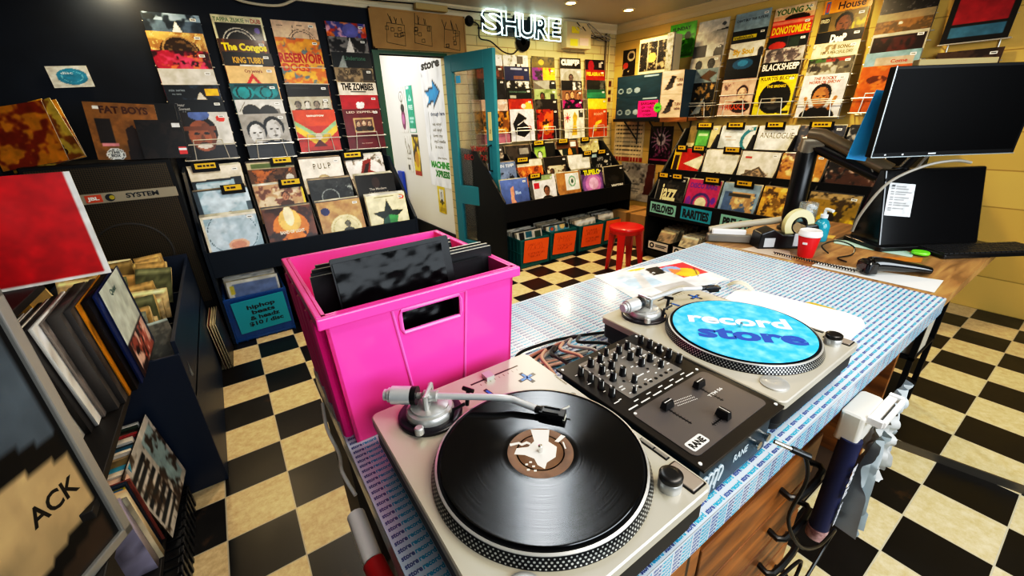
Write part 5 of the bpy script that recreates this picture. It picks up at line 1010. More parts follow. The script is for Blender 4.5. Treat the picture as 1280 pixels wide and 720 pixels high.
MB().prof([(-.11, 0), (-.105, .055), (-.06, .07), (-.02, .05), (.03, .05), (.06, .08), (.10, .085), (.115, .06), (.11, 0)], -.035, .035).build('dispenser_body', m_blk, td, smooth=0, bevel=.004)
mb = MB().box(-.0372, -.09, .008, -.035, -.05, .04, 0).box(-.0372, -.04, .005, -.035, .01, .03, 1).box(-.0372, .02, .01, -.035, .06, .055, 0).box(-.0372, .07, .02, -.035, .1, .06, 2).box(.035, -.09, .008, .0372, -.05, .04, 0).box(.035, .02, .01, .0372, .06, .055, 0).box(-.03, -.1, .036, .03, -.095, .05, 0)
mb.build('stickers', [mat('sticker_grey', 'b4b8bc', .5), mat('sticker_red', 'b03030', .5), mat('sticker_orange', 'c87830', .5)], td, smooth=0)
MB().lathe([(.030, -.012), (.055, -.012), (.055, .012), (.030, .012), (.030, -.012)], (0, .045, .078), 36, 0, 'X', cap=False).lathe([(.026, -.013), (.030, -.013), (.030, .013), (.026, .013), (.026, -.013)], (0, .045, .078), 28, 1, 'X', cap=False).build('tape_roll', [mat('cream_tape', 'd8cf9c', .35), m_blk], td)
m_gel = mat('blue_gel', '2f9fb4', .15, trans=.3); m_pet = mat('clear_plastic', 'dce8ea', .08, trans=.7, alpha=.6)
for x, y, l in ((2.62, -2.005, 'left clear pump bottle of turquoise gel behind the cup'), (2.60, -2.085, 'right turquoise pump bottle directly behind the cup')):
    b_ = on('pump_bottle', l, 'bottle', x, y)
    MB().lathe([(.030, 0), (.033, .004), (.033, .075), (.022, .098), (.014, .104), (.014, .112)], n=28).build('bottle_body', m_gel, b_)
    MB().lathe([(.0152, .110), (.0152, .126), (.007, .128), (.007, .148)], n=20).tube([(0, 0, .148), (0, -.006, .151), (-.01, -.034, .147)], .0075, 10, smooth=3).build('pump_head', mat('white_pump', 'dfe6ea', .3), b_)
MB().lathe([(.037, .06), (.039, .062), (.039, .165), (.037, .168), (.0001, .168)], n=28, cap=False).build('clear_cap', m_pet, bpy.data.objects['pump_bottle'])
sc = on('barcode_scanner', 'black handheld barcode scanner lying on papers by the counter edge', 'scanner', 2.30, -2.44, R_(-44))
sc.location.z += .004
mb = MB().tube([(-.075, 0, .034), (-.055, 0, .036), (-.02, 0, .034), (.03, 0, .028), (.09, 0, .020), (.125, 0, .014)], .027, 14, smooth=4, taper=(1.15, .55)); mb.build('scanner_body', mat('gloss_black', '0b0b0d', .15, coat=.5), sc)
MB().rbox(-.105, -.034, -.06, .034, .006, .05, .014, b=.006).build('scanner_head', mat('gloss_black'), sc, bevel=.002)
MB().box(-.1065, -.026, .018, -.105, .026, .042).build('scan_window', mat('scan_window', '3a1a1e', .1), sc, smooth=0)
mb = MB().tube([(2.26, -2.385, .822), (2.235, -2.35, .805), (2.22, -2.28, .8035), (2.215, -2.2, .8035), (2.215, -2.1, .8035)], .0035, 8, smooth=6)
hel = []
for i in range(220): t = i / 219; hel.append((2.215 + .004 * math.cos(i * .9), -2.36 + .30 * t, .8065 + .004 * math.sin(i * .9)))
tag(MB().tube(hel, .0022, 5).build('coiled_cable', m_blk), 'black coiled scanner cable running along the counter edge past the cup', 'cable')
cable('scanner_cable', 'thin black cable looping on the wood beside the cup', [(2.40, -2.20, .80), (2.43, -2.16, .82), (2.50, -2.19, .835), (2.51, -2.25, .82), (2.45, -2.27, .801), (2.36, -2.25, .80), (2.33, -2.29, .80)], .003, m_blk)
def paper_(n, label, pts, c, z=.0005, cat='paper'): return tag(MB().prism(pts, TZ - .0015 + z, TZ - .0015 + z + .0012).build(n, mat('paper_' + c, c, .6), smooth=0), label, cat)
paper_('envelope', 'pale green envelope lying on the wooden counter', [(2.60, -2.15), (2.66, -2.13), (2.77, -2.30), (2.66, -2.42), (2.60, -2.43)], 'a8c8b8')
paper_('black_folder', 'black folder beside the pale green envelope', [(2.68, -2.13), (2.82, -2.14), (2.92, -2.44), (2.72, -2.46)], '16161a')
paper_('paper_sheet', 'white crumpled paper on the black folder', [(2.74, -2.22), (2.84, -2.25), (2.80, -2.34), (2.74, -2.30)], 'd8d2d4', .002)
paper_('receipt_strip', 'long white ruled paper strip along the counter edge under the scanner', [(2.19, -2.22), (2.25, -2.22), (2.36, -2.575), (2.20, -2.585)], 'd4d4d0')
paper_('orange_folder', 'orange card edge beside the scanner on the counter', [(2.46, -2.36), (2.50, -2.34), (2.62, -2.46), (2.55, -2.47)], 'b8741c')
paper_('receipt', 'small cream receipt behind the cup on the counter', [(2.66, -2.05), (2.72, -2.05), (2.74, -2.11), (2.67, -2.12)], 'd0a850')
tag(MB().lathe([(.001, 0), (.028, .002), (.031, .008), (.028, .014), (.001, .016)], (2.66, -2.44, TZ + .002), 24).build('green_puck', mat('lime_plastic', '6fd02c', .35)), 'lime green plastic puck on the black folder', 'puck'); 
o = MB().box(-.045, -.18, 0, .045, .18, .014); o.build('black_tray', m_blk, smooth=0, bevel=.003); o = bpy.data.objects['black_tray']; place(o, (2.55, -2.02, TZ - .001), R_(20)); bpy.data.objects.remove(o)
# shrink-wrapped item, gun shaped sealer and sheets left of the dispenser
tg = on('heat_sealer', 'grey and silver hand sealer lying at the counter corner', 'tool', 2.30, -1.865, R_(-52))
MB().rbox(-.15, -.025, .10, .025, .004, .040, .012, b=.006).build('sealer_body', mat('grey_metal', '8a867e', .35, metal=.6), tg, bevel=.002)
MB().tube([(-.14, .02, .05), (-.03, .03, .075), (.10, .02, .10), (.16, .01, .115)], .016, 10, smooth=4).build('sealer_handle', mat('beige_plastic', 'a39a88', .4), tg)
MB().rbox(-.13, -.012, .02, .012, .040, .062, .008, b=.004).build('sealer_roll', mat('white_lid'), tg)
paper_('plastic_bag', 'beige paper bag flat on the counter in front of the tape dispenser', [(2.19, -1.93), (2.30, -1.95), (2.32, -2.08), (2.20, -2.14)], 'b8a494')
# monitor on its arm
rv = Vector((math.cos(-.5914), math.sin(-.5914), 0)); MZ = -.5914
mo = thing('monitor', 'large black flat monitor on an arm at the right of the counter', 'monitor', (2.69, -2.395, 1.358), MZ)
mb = MB(); mb.rbox(-.285, -.162, .285, .162, 0, .030, .006); mb.v = [(x, z, y) for x, y, z in mb.v]; mb.build('monitor_case', mat('monitor_black', '060607', .4, spec=.2), mo, smooth=0, bevel=.002)
MB().box(-.275, -.0012, -.145, .275, 0, .152).build('screen', mat('screen_glass', '040405', .35, spec=.06), mo, smooth=0)
MB().box(-.2855, -.003, -.163, .2855, 0, -.160).box(-.2865, -.003, -.163, -.284, .0, .163).build('silver_edge', mat('edge_silver', 'aab4b8', .3, metal=.7), mo, smooth=0)
MB().box(-.235, -.0018, -.155, -.228, -.001, -.150).box(-.165, -.0018, -.156, -.158, -.001, -.150).text('asus', (.02, -.0018, -.1565), (1, 0, 0), (0, 0, 1), .006, 0).build('bezel_marks', mat('bezel_white', 'c8ccd0', .4), mo, smooth=0) if 0 else MB().box(-.235, -.0018, -.155, -.228, -.001, -.150).box(-.165, -.0018, -.156, -.158, -.001, -.150).box(-.06, -.0018, -.155, -.03, -.001, -.150).build('bezel_marks', mat('bezel_white', 'c8ccd0', .4), mo, smooth=0)
fd = thing('folder', 'bright blue card folder wedged upright behind the left edge of the monitor', 'folder', (2.585, -2.18, 1.20), MZ + R_(-12)); mb = MB().box(-.065, 0, -.03, .01, .004, .24); mb.build('folder_sheet', mat('blue_folder', '2fa6e2', .5), fd, smooth=0); fd.rotation_euler.y = R_(9)
pb = thing('parcel', 'beige cardboard parcel resting on top of the monitor', 'parcel', (2.73, -2.38, 1.5205), MZ); MB().rbox(-.20, -.0, .1, .03, 0, .022, .004).build('parcel_body', mat('kraft_pale', '8a7850', .6), pb, smooth=0, bevel=.002)
ar = thing('arm_stand', 'black and silver jointed monitor arm standing on the wooden counter', 'monitor stand', (2.72, -1.905, TZ - .0015), 0)
MB().lathe([(.060, 0), (.060, .012), (.050, .016), (.050, .02), (.046, .02), (.046, .385), (.040, .40)], n=28).build('post', m_blk, ar)
MB().tube([(0, 0, .36), (0, 0, .43), (.02, -.06, .435)], .045, 16).build('elbow', mat('arm_silver', '8d8678', .35, metal=.6), ar)
mb = MB().tube([(.0, -.02, .425), (.04, -.32, .285)], .030, 12, 0); mb.tube([(-.01, -.0, .475), (-.012, -.05, .47), (.028, -.33, .325)], .030, 12, 1); mb.build('spring_arm', [m_blk, mat('arm_bronze', '8a7a62', .35, metal=.6)], ar)
MB().tube([(.04, -.34, .25), (.04, -.34, .34)], .035, 14).tube([(.04, -.34, .28), (.06, -.40, .40), (.05, -.455, .50)], .018, 10, smooth=3).build('tilt_head', m_blk, ar)
MB().tube([(.03, -.30, .30), (.0, -.33, .22), (.03, -.38, .10), (.06, -.36, .18), (.10, -.42, .38), (.12, -.47, .44)], .0055, 8, smooth=6).tube([(.0, -.26, .36), (.02, -.30, .26), (.03, -.36, .16)], .004, 8, smooth=5).build('arm_cable', mat('cable_grey', '8f8a80', .4), ar)
ps = thing('till_terminal', 'black till terminal with a white printed list stuck on its front', 'till', (2.80, -2.345, TZ - .0015), MZ)
mb = MB(); mb.prof([(-.05, .0), (-.06, .02), (.02, .335), (.05, .335), (.11, .02), (.11, 0)], -.16, .28); mb.build('terminal_body', mat('gloss_black'), ps, smooth=0, bevel=.006)
MB().rbox(-.19, -.10, .30, .12, 0, .02, .02).build('terminal_base', m_blk, ps, smooth=0, bevel=.003)
sh = mobj('list_sheet', sheet_mesh('list_sheet', 'd9dde0', [('R', .1, .9 - .085 * k, .2, .935 - .085 * k, '444') for k in range(10)] + [('R', .26, .9 - .085 * k, .6 + .3 * ((k * 7) % 5) / 5, .93 - .085 * k, '666') for k in range(10)], .125, .14, .001, 30, 'd9dde0'), ps); place(sh, (-.092, -.0305, .14), 0, R_(14.2), R_(6)); sh['label'] = 'white printed list of codes'
kb = on('keyboard', 'black keyboard at the right end of the wooden counter', 'keyboard', 2.80, -2.52, MZ); kb.location = (2.78, -2.51, TZ + .001)
MB().rbox(-.10, -.07, .34, .07, 0, .016, .008, b=.003).build('keyboard_body', m_blk, kb, bevel=.001)
mb = MB()
for r_ in range(5):
    for c_ in range(20): mb.box(-.092 + c_ * .0215, -.06 + r_ * .0245, .016, -.092 + c_ * .0215 + .0175, -.06 + r_ * .0245 + .0195, .021)
mb.build('keys', mat('key_black', '1c1c1e', .45), kb, smooth=0)
cable('monitor_cable', 'long curved grey cable arching in front of the till terminal', [(2.62, -2.20, .86), (2.60, -2.22, .95), (2.63, -2.27, 1.08), (2.70, -2.35, 1.15), (2.78, -2.42, 1.17), (2.84, -2.46, 1.16)], .006, mat('cable_grey'))

# bag dispenser, bags and rolled poster hanging on the front edge of the counter
bd = thing('bag_dispenser', 'white plastic bag dispenser fixed to the counter front edge', 'dispenser', (1.415, TY0 - .003, .70))
MB().rbox(-.07, -.045, .055, .0, -.03, .05, .008, b=.004).build('dispenser_shell', mat('offwhite_plastic', 'cfc9bb', .4), bd, bevel=.002)
mb = MB().box(-.05, -.062, .040, .085, -.045, .048).box(-.058, -.072, .036, -.046, -.045, .052).box(.078, -.072, .036, .09, -.045, .052); mb.box(-.05, -.076, .036, .085, -.068, .05); mb.build('wire_clip', mat('white_lid'), bd, smooth=0)
def drape(name, label, x, y, zt, L, w, c, seed, dx):
    g = np.random.RandomState(seed); n, m = 26, 10; A = vnoise(7, n + 1, g); mb = MB(); V = []
    for j in range(n + 1):
        for i in range(m + 1):
            s = i / m - .5; t = j / n; V.append((x + s * w * (1 - .25 * t + .2 * A[j, i]) + dx * t, y - .012 - .022 * math.sin(i * 1.5 + A[j, i] * 3) * (.4 + t) - .02 * A[j, i], zt - L * t * (1 - .06 * A[0, i])))
    mb.add(V, [(j * (m + 1) + i, j * (m + 1) + i + 1, (j + 1) * (m + 1) + i + 1, (j + 1) * (m + 1) + i) for j in range(n) for i in range(m)])
    return tag(mb.build(name, mat('bag_' + c, c, .35), smooth=60), label, 'bag', 'bags hanging from the counter edge')
drape('plastic_bag', 'long grey plastic bag hanging lowest from the white dispenser', 1.415, TY0 - .05, .68, .29, .06, '9ba4a8', 4, -.02)
drape('plastic_bag', 'short crumpled grey plastic bag hanging beside the long one', 1.48, TY0 - .045, .69, .15, .11, 'a8a9a6', 9, -.02)
drape('plastic_bag', 'pale blue-white plastic bag hanging rightmost from the counter edge', 1.60, TY0 - .03, .73, .20, .08, 'b4bcc0', 14, -.03)
tb = thing('rolled_poster', 'dark navy rolled banner with white lettering hanging beside the grey bags', 'banner', (1.35, TY0 - .034, .50))
MB().tube([(0, 0, -.10), (.010, 0, .18)], .022, 18).build('banner_roll', mat('navy_banner', '141c44', .5), tb)
mb = MB()
mb.text('STORE', (.012, -.0255, .02), (.03, 0, 1), (-1, 0, .03), .024, 0, w=.10, bold=.05); mb.text('music', (.009, -.0255, -.075), (.03, 0, 1), (-1, 0, .03), .022, 0, w=.075, bold=.04); mb.build('banner_lettering', mat('banner_white', 'd4d4d8', .5), tb, smooth=0)
MB().tube([(-.0005, 0, -.103), (-.0015, 0, -.135)], .0226, 18).build('banner_end', mat('banner_pink', 'b89a98', .5, noise='6a3a3c', nscale=60), tb)
o = MB().prof([(-.02, 0), (-.02, .035), (-.012, .035), (-.012, .008), (.02, .008), (.02, 0)], 0, 1.1).build('metal_rail', mat('dull_steel', '6a655c', .4, metal=.7), smooth=0); place(o, (2.42, -2.38, .0), R_(-78)); tag(o, 'grey metal rail lying on the floor past the counter front', 'rail'); 
o = MB().box(0, 0, 0, .16, .3, .26).build('white_box', mat('box_white', 'b8b2a6', .5), smooth=0, bevel=.003); place(o, (2.62, -2.545, .36)); tag(o, 'white box on a trolley shelf under the wooden counter', 'box')
tr = thing('trolley', 'dark metal trolley under the far end of the wooden counter', 'trolley', (2.70, -2.40, 0))
mb = MB()
for x in (-.1, .2):
    for y in (-.15, .16): mb.box(x, y, 0, x + .02, y + .02, .7)
mb.box(-.1, -.15, .345, .22, .18, .36).box(-.1, -.15, .1, .22, .18, .115); mb.build('trolley_frame', m_black, tr, smooth=0)
# red and white tool hanging at the near left corner
tl = thing('packing_tool', 'red and white hand tool hanging off the left end of the counter', 'tool', (.358, -2.33, .66))
mb = MB().tube([(.0, .12, .06), (.0, .02, .05)], .016, 12, 0).tube([(.0, .02, .05), (.008, -.06, .03), (.01, -.12, .02)], .018, 12, 1).tube([(0, .0, .05), (-.03, .01, .02), (-.05, -.02, .0)], .003, 6, 2); mb.build('tool_body', [mat('white_lid'), mat('red_plastic'), m_chrome], tl)
tag(MB().tube([(.365, -2.33, .70), (.36, -2.42, .68), (.36, -2.55, .66)], .014, 10).build('red_marker', mat('dark_red_plastic', '8a1420', .4)), 'dark red marker tucked against the left end of the counter', 'marker')
tag(MB().tube([(.375, -1.86, .745), (.365, -1.95, .735), (.37, -2.03, .72), (.362, -2.10, .73), (.37, -2.16, .715)], .0038, 8, smooth=4).build('white_cable', mat('white_lid')), 'white cable clipped along the left end of the counter below the pink crate', 'cable')
# red stool, cardboard box
st = thing('stool', 'red plastic stool standing on the chequered floor', 'stool', (3.235, -.385, 0))
m_rs = mat('red_stool', 'c41410', .3, coat=.2)
MB().lathe([(.14, .405), (.155, .41), (.158, .425), (.150, .44), (.13, .447), (.0001, .443)], n=32).build('seat', m_rs, st)
MB().lathe([(.148, .385), (.152, .41), (.14, .41), (.136, .385)], n=32, cap=False).build('seat_skirt', m_rs, st)
for k in range(4):
    a_ = R_(25 + 90 * k); c_, s_ = math.cos(a_), math.sin(a_)
    mb = MB(); mb.x = Matrix.Rotation(a_, 4, 'Z'); mb.add([(.085, -.032, .41), (.145, -.038, .41), (.145, .038, .41), (.085, .032, .41), (.150, -.020, 0), (.175, -.022, 0), (.175, .022, 0), (.150, .020, 0)], [(0, 1, 2, 3), (7, 6, 5, 4), (0, 4, 5, 1), (1, 5, 6, 2), (2, 6, 7, 3), (3, 7, 4, 0)]); mb.build('leg', m_rs, st, smooth=0, bevel=.004)
cbx = thing('cardboard_box', 'brown cardboard box on the floor behind the red stool', 'box', (4.14, .20, 0))
MB().box(-.19, -.23, 0, .2, .24, .36).build('box_body', mat('kraft_card'), cbx, smooth=0, bevel=.003); MB().box(-.192, -.03, .0, .201, .03, .3608).build('tape', mat('brown_tape', '7a5a24', .3), cbx, smooth=0)

# ================================================================== BACK CORNER: NEON, METER BOX, SHELF, POSTERS
ne = thing('neon_sign', 'white glowing neon sign reading SHURE above the brick wall racks', 'neon sign', (2.665, YB - .075, 2.145), 0)
m_neon = mat('neon_glass', 'eaffff', .3, emit='d8fbff', estr=3.0)
x = 0
for ch, w_ in zip('SHURE', (.235, .215, .205, .20, .165)):
    lp, W = text_loops(ch, .03); mb = MB()
    for l in lp:
        pts = [(x + (px_ / W) * w_, -.0 - .006 * (lp.index(l) % 2), py_ * .195 - .02 * x) for px_, py_ in l]
        mb.tube(pts, .0058, 6)
    mb.build('neon_letter', m_neon, ne); x += w_ - .012
mb = MB()
for z in (.03, .16): mb.box(-.02, .03, z, 1.0, .05, z + .015)
for k in range(6): mb.box(.02 + k * .18, .0, .03, .03 + k * .18, .06, .17)
for x_, w_ in ((.2, .2), (.42, .2), (.64, .12)): mb.box(x_, .045, -.01, x_ + w_, .055, .19)
mb.build('mounting_frame', mat('dark_mount', '1c2a2c', .5), ne, smooth=0)
tag(place(MB().lathe([(.0001, .002), (.088, .002), (.089, 0), (.088, -.002), (.032, -.002), (.031, -.0035), (.0001, -.0035)], n=40, axis='Y').lathe([(.031, -.0036), (.0001, -.0036)], n=24, axis='Y', mi=1).build('small_record', [mat('vinyl'), mat('orange_label', 'c8862a', .5)]), (3.18, YB - .02, 2.10)), 'small black record with orange label hung under the neon sign', 'record')
tag(place(MB().lathe([(.04, 0), (.045, -.02), (.03, -.05), (.02, -.05)], n=20, axis='Y').build('wall_socket', m_black), (2.56, YB, 2.235)), 'round black fitting on the wall left of the neon sign', 'fitting')
cable('neon_cable', 'black cable drooping under the neon sign', [(2.56, YB - .05, 2.23), (2.64, YB - .05, 2.2), (2.66, YB - .03, 2.10), (2.78, YB - .03, 2.08), (2.92, YB - .03, 2.0), (3.04, YB - .03, 1.985), (3.12, YB - .03, 2.04)], .006, m_black)
eb = thing('meter_box', 'cream electrical meter box with yellow stickers right of the neon sign', 'meter box', (3.70, YB, 2.065))
MB().box(0, -.10, 0, .36, 0, .245).build('box_body', mat('meter_cream', 'c8b78c', .5), eb, smooth=0, bevel=.004)
MB().box(.07, -.1015, .14, .18, -.10, .20).box(.05, -.1015, .02, .16, -.10, .085).build('yellow_stickers', mat('label_yellow2', 'd9cc14', .5), eb, smooth=0); MB().box(.19, -.1015, .03, .32, -.10, .10).build('pink_sticker', mat('pale_pink', 'd8b8ac', .5), eb, smooth=0)
r = random.Random(2)
for k in range(7):
    x0, z0 = 3.72 + r.random() * .3, 2.25 + r.random() * .06
    cable('wall_cable', f'tangled {["grey", "black", "white"][k % 3]} cable strand from the meter box to the corner', [(x0, YB - .11, z0), (x0 + .18, YB - .07, z0 - .05 - r.random() * .06), (x0 + .38, YB - .04, 2.17 + r.random() * .06), (4.36 + r.random() * .1, YB - .03, 2.16 + r.random() * .07)], .0045, [mat('cable_grey'), m_black, mat('cable_white', 'cfc6ac', .5)][k % 3])['group'] = f'tangled {["grey", "black", "white"][k % 3]} cables by the meter box'
for k, x in enumerate((4.38, 4.44)): cable('conduit', f'{["dark", "cream"][k]} conduit running down the brick wall near the corner', [(x, YB - .02, 2.25), (x, YB - .02, 1.2)], .012 - .003 * k, [mat('conduit_dark', '6a5a3a', .5), mat('conduit_cream', 'c8b880', .5)][k], 'conduit')
cable('ceiling_cable', 'pale cables looped along the dark cornice above the black wall', [(.62, YB - .04, 2.24), (.75, YB - .05, 2.20), (.95, YB - .05, 2.20), (1.1, YB - .05, 2.26), (1.25, YB - .045, 2.30)], .009, mat('cable_white'))
cable('ceiling_cable', 'thin cable running along the cornice above the cardboard panel', [(1.1, YB - .065, 2.315), (1.6, YB - .065, 2.30), (2.1, YB - .065, 2.31), (2.5, YB - .065, 2.30), (3.0, YB - .065, 2.315)], .005, m_black)
o = MB().box(0, -.05, 0, .30, 0, .045).build('cable_joint', mat('joint_cream', 'b09a62', .5), smooth=0, bevel=.003); place(o, (2.0, YB - .06, 2.265)); tag(o, 'cream junction strip on the cornice above the cardboard panel', 'junction box')
# ceiling downlights
for k, (x, y, l) in enumerate(((4.02, .45, 'glowing round ceiling downlight nearest the corner'), (3.30, .50, 'glowing round ceiling downlight above the neon sign'))):
    t = thing('ceiling_light', l, 'ceiling light', (x, y, ZC), 0, 'ceiling downlights')
    MB().lathe([(.062, 0), (.062, -.006), (.045, -.012), (.042, -.004), (.042, 0)], n=28, cap=False).build('trim_ring', mat('trim_cream', 'd8c89c', .4), t)
    MB().lathe([(.041, -.003), (.03, -.012), (.0001, -.016)], n=24).build('lamp', mat('lamp_glow', 'fff2d0', .4, emit='ffe2a0', estr=30), t)
t = thing('ceiling_light', 'glowing ceiling downlight over the black wall at the left', 'ceiling light', (.02, 1.0, ZC), 0, 'ceiling downlights'); MB().lathe([(.05, 0), (.05, -.01), (.0001, -.014)], n=20).build('lamp', mat('lamp_glow'), t)
# wall shelf with gear boxes
sh = thing('wall_shelf', 'dark wooden shelf on brackets holding boxes in the corner', 'shelf', (XR, .32, 1.30))
MB().box(-.29, -.49, 0, 0, .49, .030).box(-.292, -.49, -.008, -.276, -.10, .034, 0).build('shelf_board', [m_black], sh, smooth=0); MB().box(-.295, -.49, -.008, -.276, -.17, .035).box(-.276, -.492, 0, -.0, -.488, .031).build('raw_edge', m_oak, sh, smooth=0)
for y in (-.35, .0, .35): MB().tube([(-.25, y, 0), (-.005, y, -.22)], .009, 6).tube([(-.006, y, 0), (-.006, y, -.26)], .009, 6).build('bracket', mat('bracket_grey', '3a3a36', .4, metal=.5), sh)
def carton(label, y, z, w, h, spec_side, spec_end, d=.26):
    t = thing('gear_carton', label, 'carton', (XR - .275, y, z), PW); MB().box(-w / 2, .002, 0, w / 2, d, h).build('carton_body', mat('carton_navy', '1d3442', .5), t, smooth=0)
    f = sheet_mesh('printed_face', *spec_side, w, h, .002, 56, '1d3442'); o = mobj('printed_face', f, t); o.location = (0, .001, 0); return t
def cface(inv): return ('1b3340', [('R', .70, 0, 1, 1, 'cdb09c'), ('R', .44, .87, .66, .93, '8aa0ac'), ('E', .07, .3, .045, .13, '8496a0'), ('E', .21, .3, .045, .13, '8496a0'), ('E', .34, .3, .045, .13, '8496a0'), ('E', .07, .3, .03, .08, '1b3340'), ('E', .21, .3, .03, .08, '53646e'), ('P', [(.76, .25), (.84, .8), (.9, .75), (.86, .3)], '1c1c1e'), ('P', [(.74, .22), (.84, .5), (.87, .3), (.8, .18)], '3a3838'), ('T', 'TURN', .91, .52, .13, '2a2020', .08), ('T', 'table', .91, .34, .13, '2a2020', .08)])
carton('upper navy and cream turntable carton on the corner shelf', .36, 1.555, .86, .215, cface(0), None); carton('lower navy and cream turntable carton on the corner shelf', .36, 1.331, .86, .222, cface(1), None)
pk = mobj('price_card', sheet_mesh('price_card', 'd8187c', [('T', 'BARGAIN', .15, .74, .16, '2a0618', .7), ('T', 'OF THE', .2, .52, .13, '2a0618', .5), ('T', 'WEEK', .2, .3, .13, '2a0618', .5), ('T', 'CHEAP', .3, .08, .13, '2a0618', .4)], .26, .165, .002, 12)); place(pk, (XR - .279, .335, 1.345), PW); tag(pk, 'hot pink handwritten price card on the lower navy carton', 'card')
pts = []
for i in range(22): a_ = 2 * PI * i / 22; q = .055 if i % 2 else .038; pts.append((q * math.cos(a_), q * math.sin(a_)))
mb = MB().prism(pts, 0, .002); mb.v = [(x_, z_, y_) for x_, y_, z_ in mb.v]; mb.text('NEW', (-.03, -.0006, -.012), (1, 0, 0), (0, 0, 1), .024, 1, w=.06); o = mb.build('star_sticker', [mat('lime_star', '4fc21c', .5), mat('sign_ink')], smooth=0); place(o, (XR - .2815, .205, 1.435), PW); tag(o, 'lime green starburst sticker beside the pink price card', 'sticker')
wp = thing('wrapped_package', 'clear plastic wrapped package of dark prints standing on the cartons', 'package', (XR - .16, .33, 1.7735), PW)
mb = MB().box(-.23, -.05, .0, .20, .07, .335); mb.build('package_core', mat('package_cream', 'c9b892', .4), wp, smooth=0)
f = mobj('printed_panel', sheet_mesh('printed_panel', '1c1814', [('N', 9, '9a8a6a', .56), ('N', 6, '14110e', .54), ('E', .48, .45, .16, .16, 'c2a04a'), ('S', 5, '1c1814', 0) if 0 else ('R', .66, 0, .69, 1, 'b0a488'), ('R', .31, 0, .33, 1, 'b0a488')], .33, .27, .002, 44), wp); f.location = (-.05, -.052, .03)
N = 14; hm = np.random.RandomState(5).rand(N + 1, N + 1) * .02; mb = MB()
mb.add([(-.24 + .45 * i / N, -.06 - hm[j, i], -.0 + .35 * j / N) for j in range(N + 1) for i in range(N + 1)], [(j * (N + 1) + i, j * (N + 1) + i + 1, (j + 1) * (N + 1) + i + 1, (j + 1) * (N + 1) + i) for j in range(N) for i in range(N)])
mb.build('plastic_wrap', mat('wrap_film', 'ffffff', .06, trans=1, alpha=.22), wp, smooth=0)
MB().box(.13, -.072, .0, .205, -.045, .345).build('wrap_fold', mat('foil_fold', 'b8ac98', .2, metal=.3, noise='6a6050', nscale=30), wp, smooth=0)
notice('poster', 'bright green gig poster on the yellow wall above the cartons', 'poster', '4fb01c', [('T', 'SUNDAY', .1, .8, .1, '14240c', .7, .03), ('N', 6, '2a6a14', .5, .05, .08, .95, .66), ('N', 9, '14380c', .6, .1, .15, .6, .5), ('E', .7, .62, .12, .12, '1a2a10'), ('R', .1, .04, .9, .1, '2a5a14')], .305, .315, (XR - .004, .19, 1.905), PW, 44)
notice('poster', 'small dark figure poster in the corner beside the wrapped package', 'poster', '1c1612', [('E', .65, .75, .3, .2, 'b8a888'), ('E', .65, .75, .2, .12, '2a2018'), ('N', 6, 'c9b48a', .58, 0, 0, .6, .6), ('E', .25, .4, .2, .12, 'b03a2a')], .19, .27, (XR - .004, .875, 1.80), PW)
notice('calendar', 'cream calendar sheet with rows of print under the corner shelf', 'calendar', 'd8c69a', [('R', .06, .90 - .105 * k, .94, .93 - .105 * k, '5a4a30') for k in range(8)] + [('R', 0, 0, 1, .1, 'a8341c')] + [('R', .08 + .1 * q, .0, .085 + .1 * q, 1, 'd8c69a') for q in range(9)], .46, .46, (XR - .004, .80, .83), PW, 50)
notice('poster', 'black gig poster with a pink starburst under the corner shelf', 'poster', '180e14', [('L', .5, .65, .5 + .42 * math.cos(t_ * .42), .65 + .32 * math.sin(t_ * .42), .03, 'b07a98') for t_ in range(15)] + [('E', .5, .66, .2, .16, 'd9c9cc'), ('E', .5, .68, .12, .08, '6a5058'), ('N', 12, '8a3a6a', .62, .05, .2, .95, .5), ('R', .05, .1, .95, .14, 'a02a5a')], .31, .42, (XR - .004, .325, .82), PW, 44)
notice('poster', 'large grey and white photo poster low in the corner behind the bins', 'poster', 'bdb8b0', [('N', 5, '3a3634', .54, 0, .5, 1, 1), ('N', 7, '9a948c', .55), ('P', [(.7, .2), (.8, 1), (1, 1), (.95, .2)], '5a2a24'), ('T', 'summer', .2, .42, .07, '444', .4), ('R', .2, .3, .6, .32, '666'), ('R', .2, .24, .55, .26, '666')], .52, .46, (XR - .006, .62, .36), PW, 44)
notice('poster', 'small dark flyer at the right edge of the brick wall racks', 'poster', '8a8270', [('N', 6, '1c1a16', .46)], .09, .15, (4.46, YB - .003, 1.26), 0, 16)
notice('sticker_strip', 'narrow strip of three dark stickers near the corner of the brick wall', 'sticker', 'c8b07a', [('R', .1, .72, .9, .95, '4a1c1c'), ('R', .1, .4, .9, .62, '2a2420'), ('R', .1, .08, .9, .3, '5a2420')], .06, .27, (4.50, YB - .003, 1.50), 0, 16)

# ================================================================== LEFT SIDE
# speaker behind the bin
sp = thing('speaker_cabinet', 'large black loudspeaker cabinet with a lettered strip across its mesh grille', 'speaker', (-.21, .45, .28))
MB().box(-.36, .02, -.28, .285, .50, .95).build('cabinet', m_black, sp, smooth=0, bevel=.006)
m_gr = mat('mesh_grille', '221c12', .4, metal=.4); nt = m_gr.node_tree
tc = nd(nt, 'ShaderNodeTexCoord'); vo = nd(nt, 'ShaderNodeTexVoronoi', Scale=95.0); vo.inputs['Randomness'].default_value = .0
rp = nd(nt, 'ShaderNodeValToRGB'); rp.color_ramp.elements[0].position = .3; rp.color_ramp.elements[1].position = .42; rp.color_ramp.elements[0].color = (.004, .003, .002, 1); rp.color_ramp.elements[1].color = (*lin('4a3c24'), 1)
nt.links.new(tc.outputs['Object'], vo.inputs['Vector']); nt.links.new(vo.outputs['Distance'], rp.inputs['Fac']); nt.links.new(rp.outputs['Color'], nt.nodes['Principled BSDF'].inputs['Base Color'])
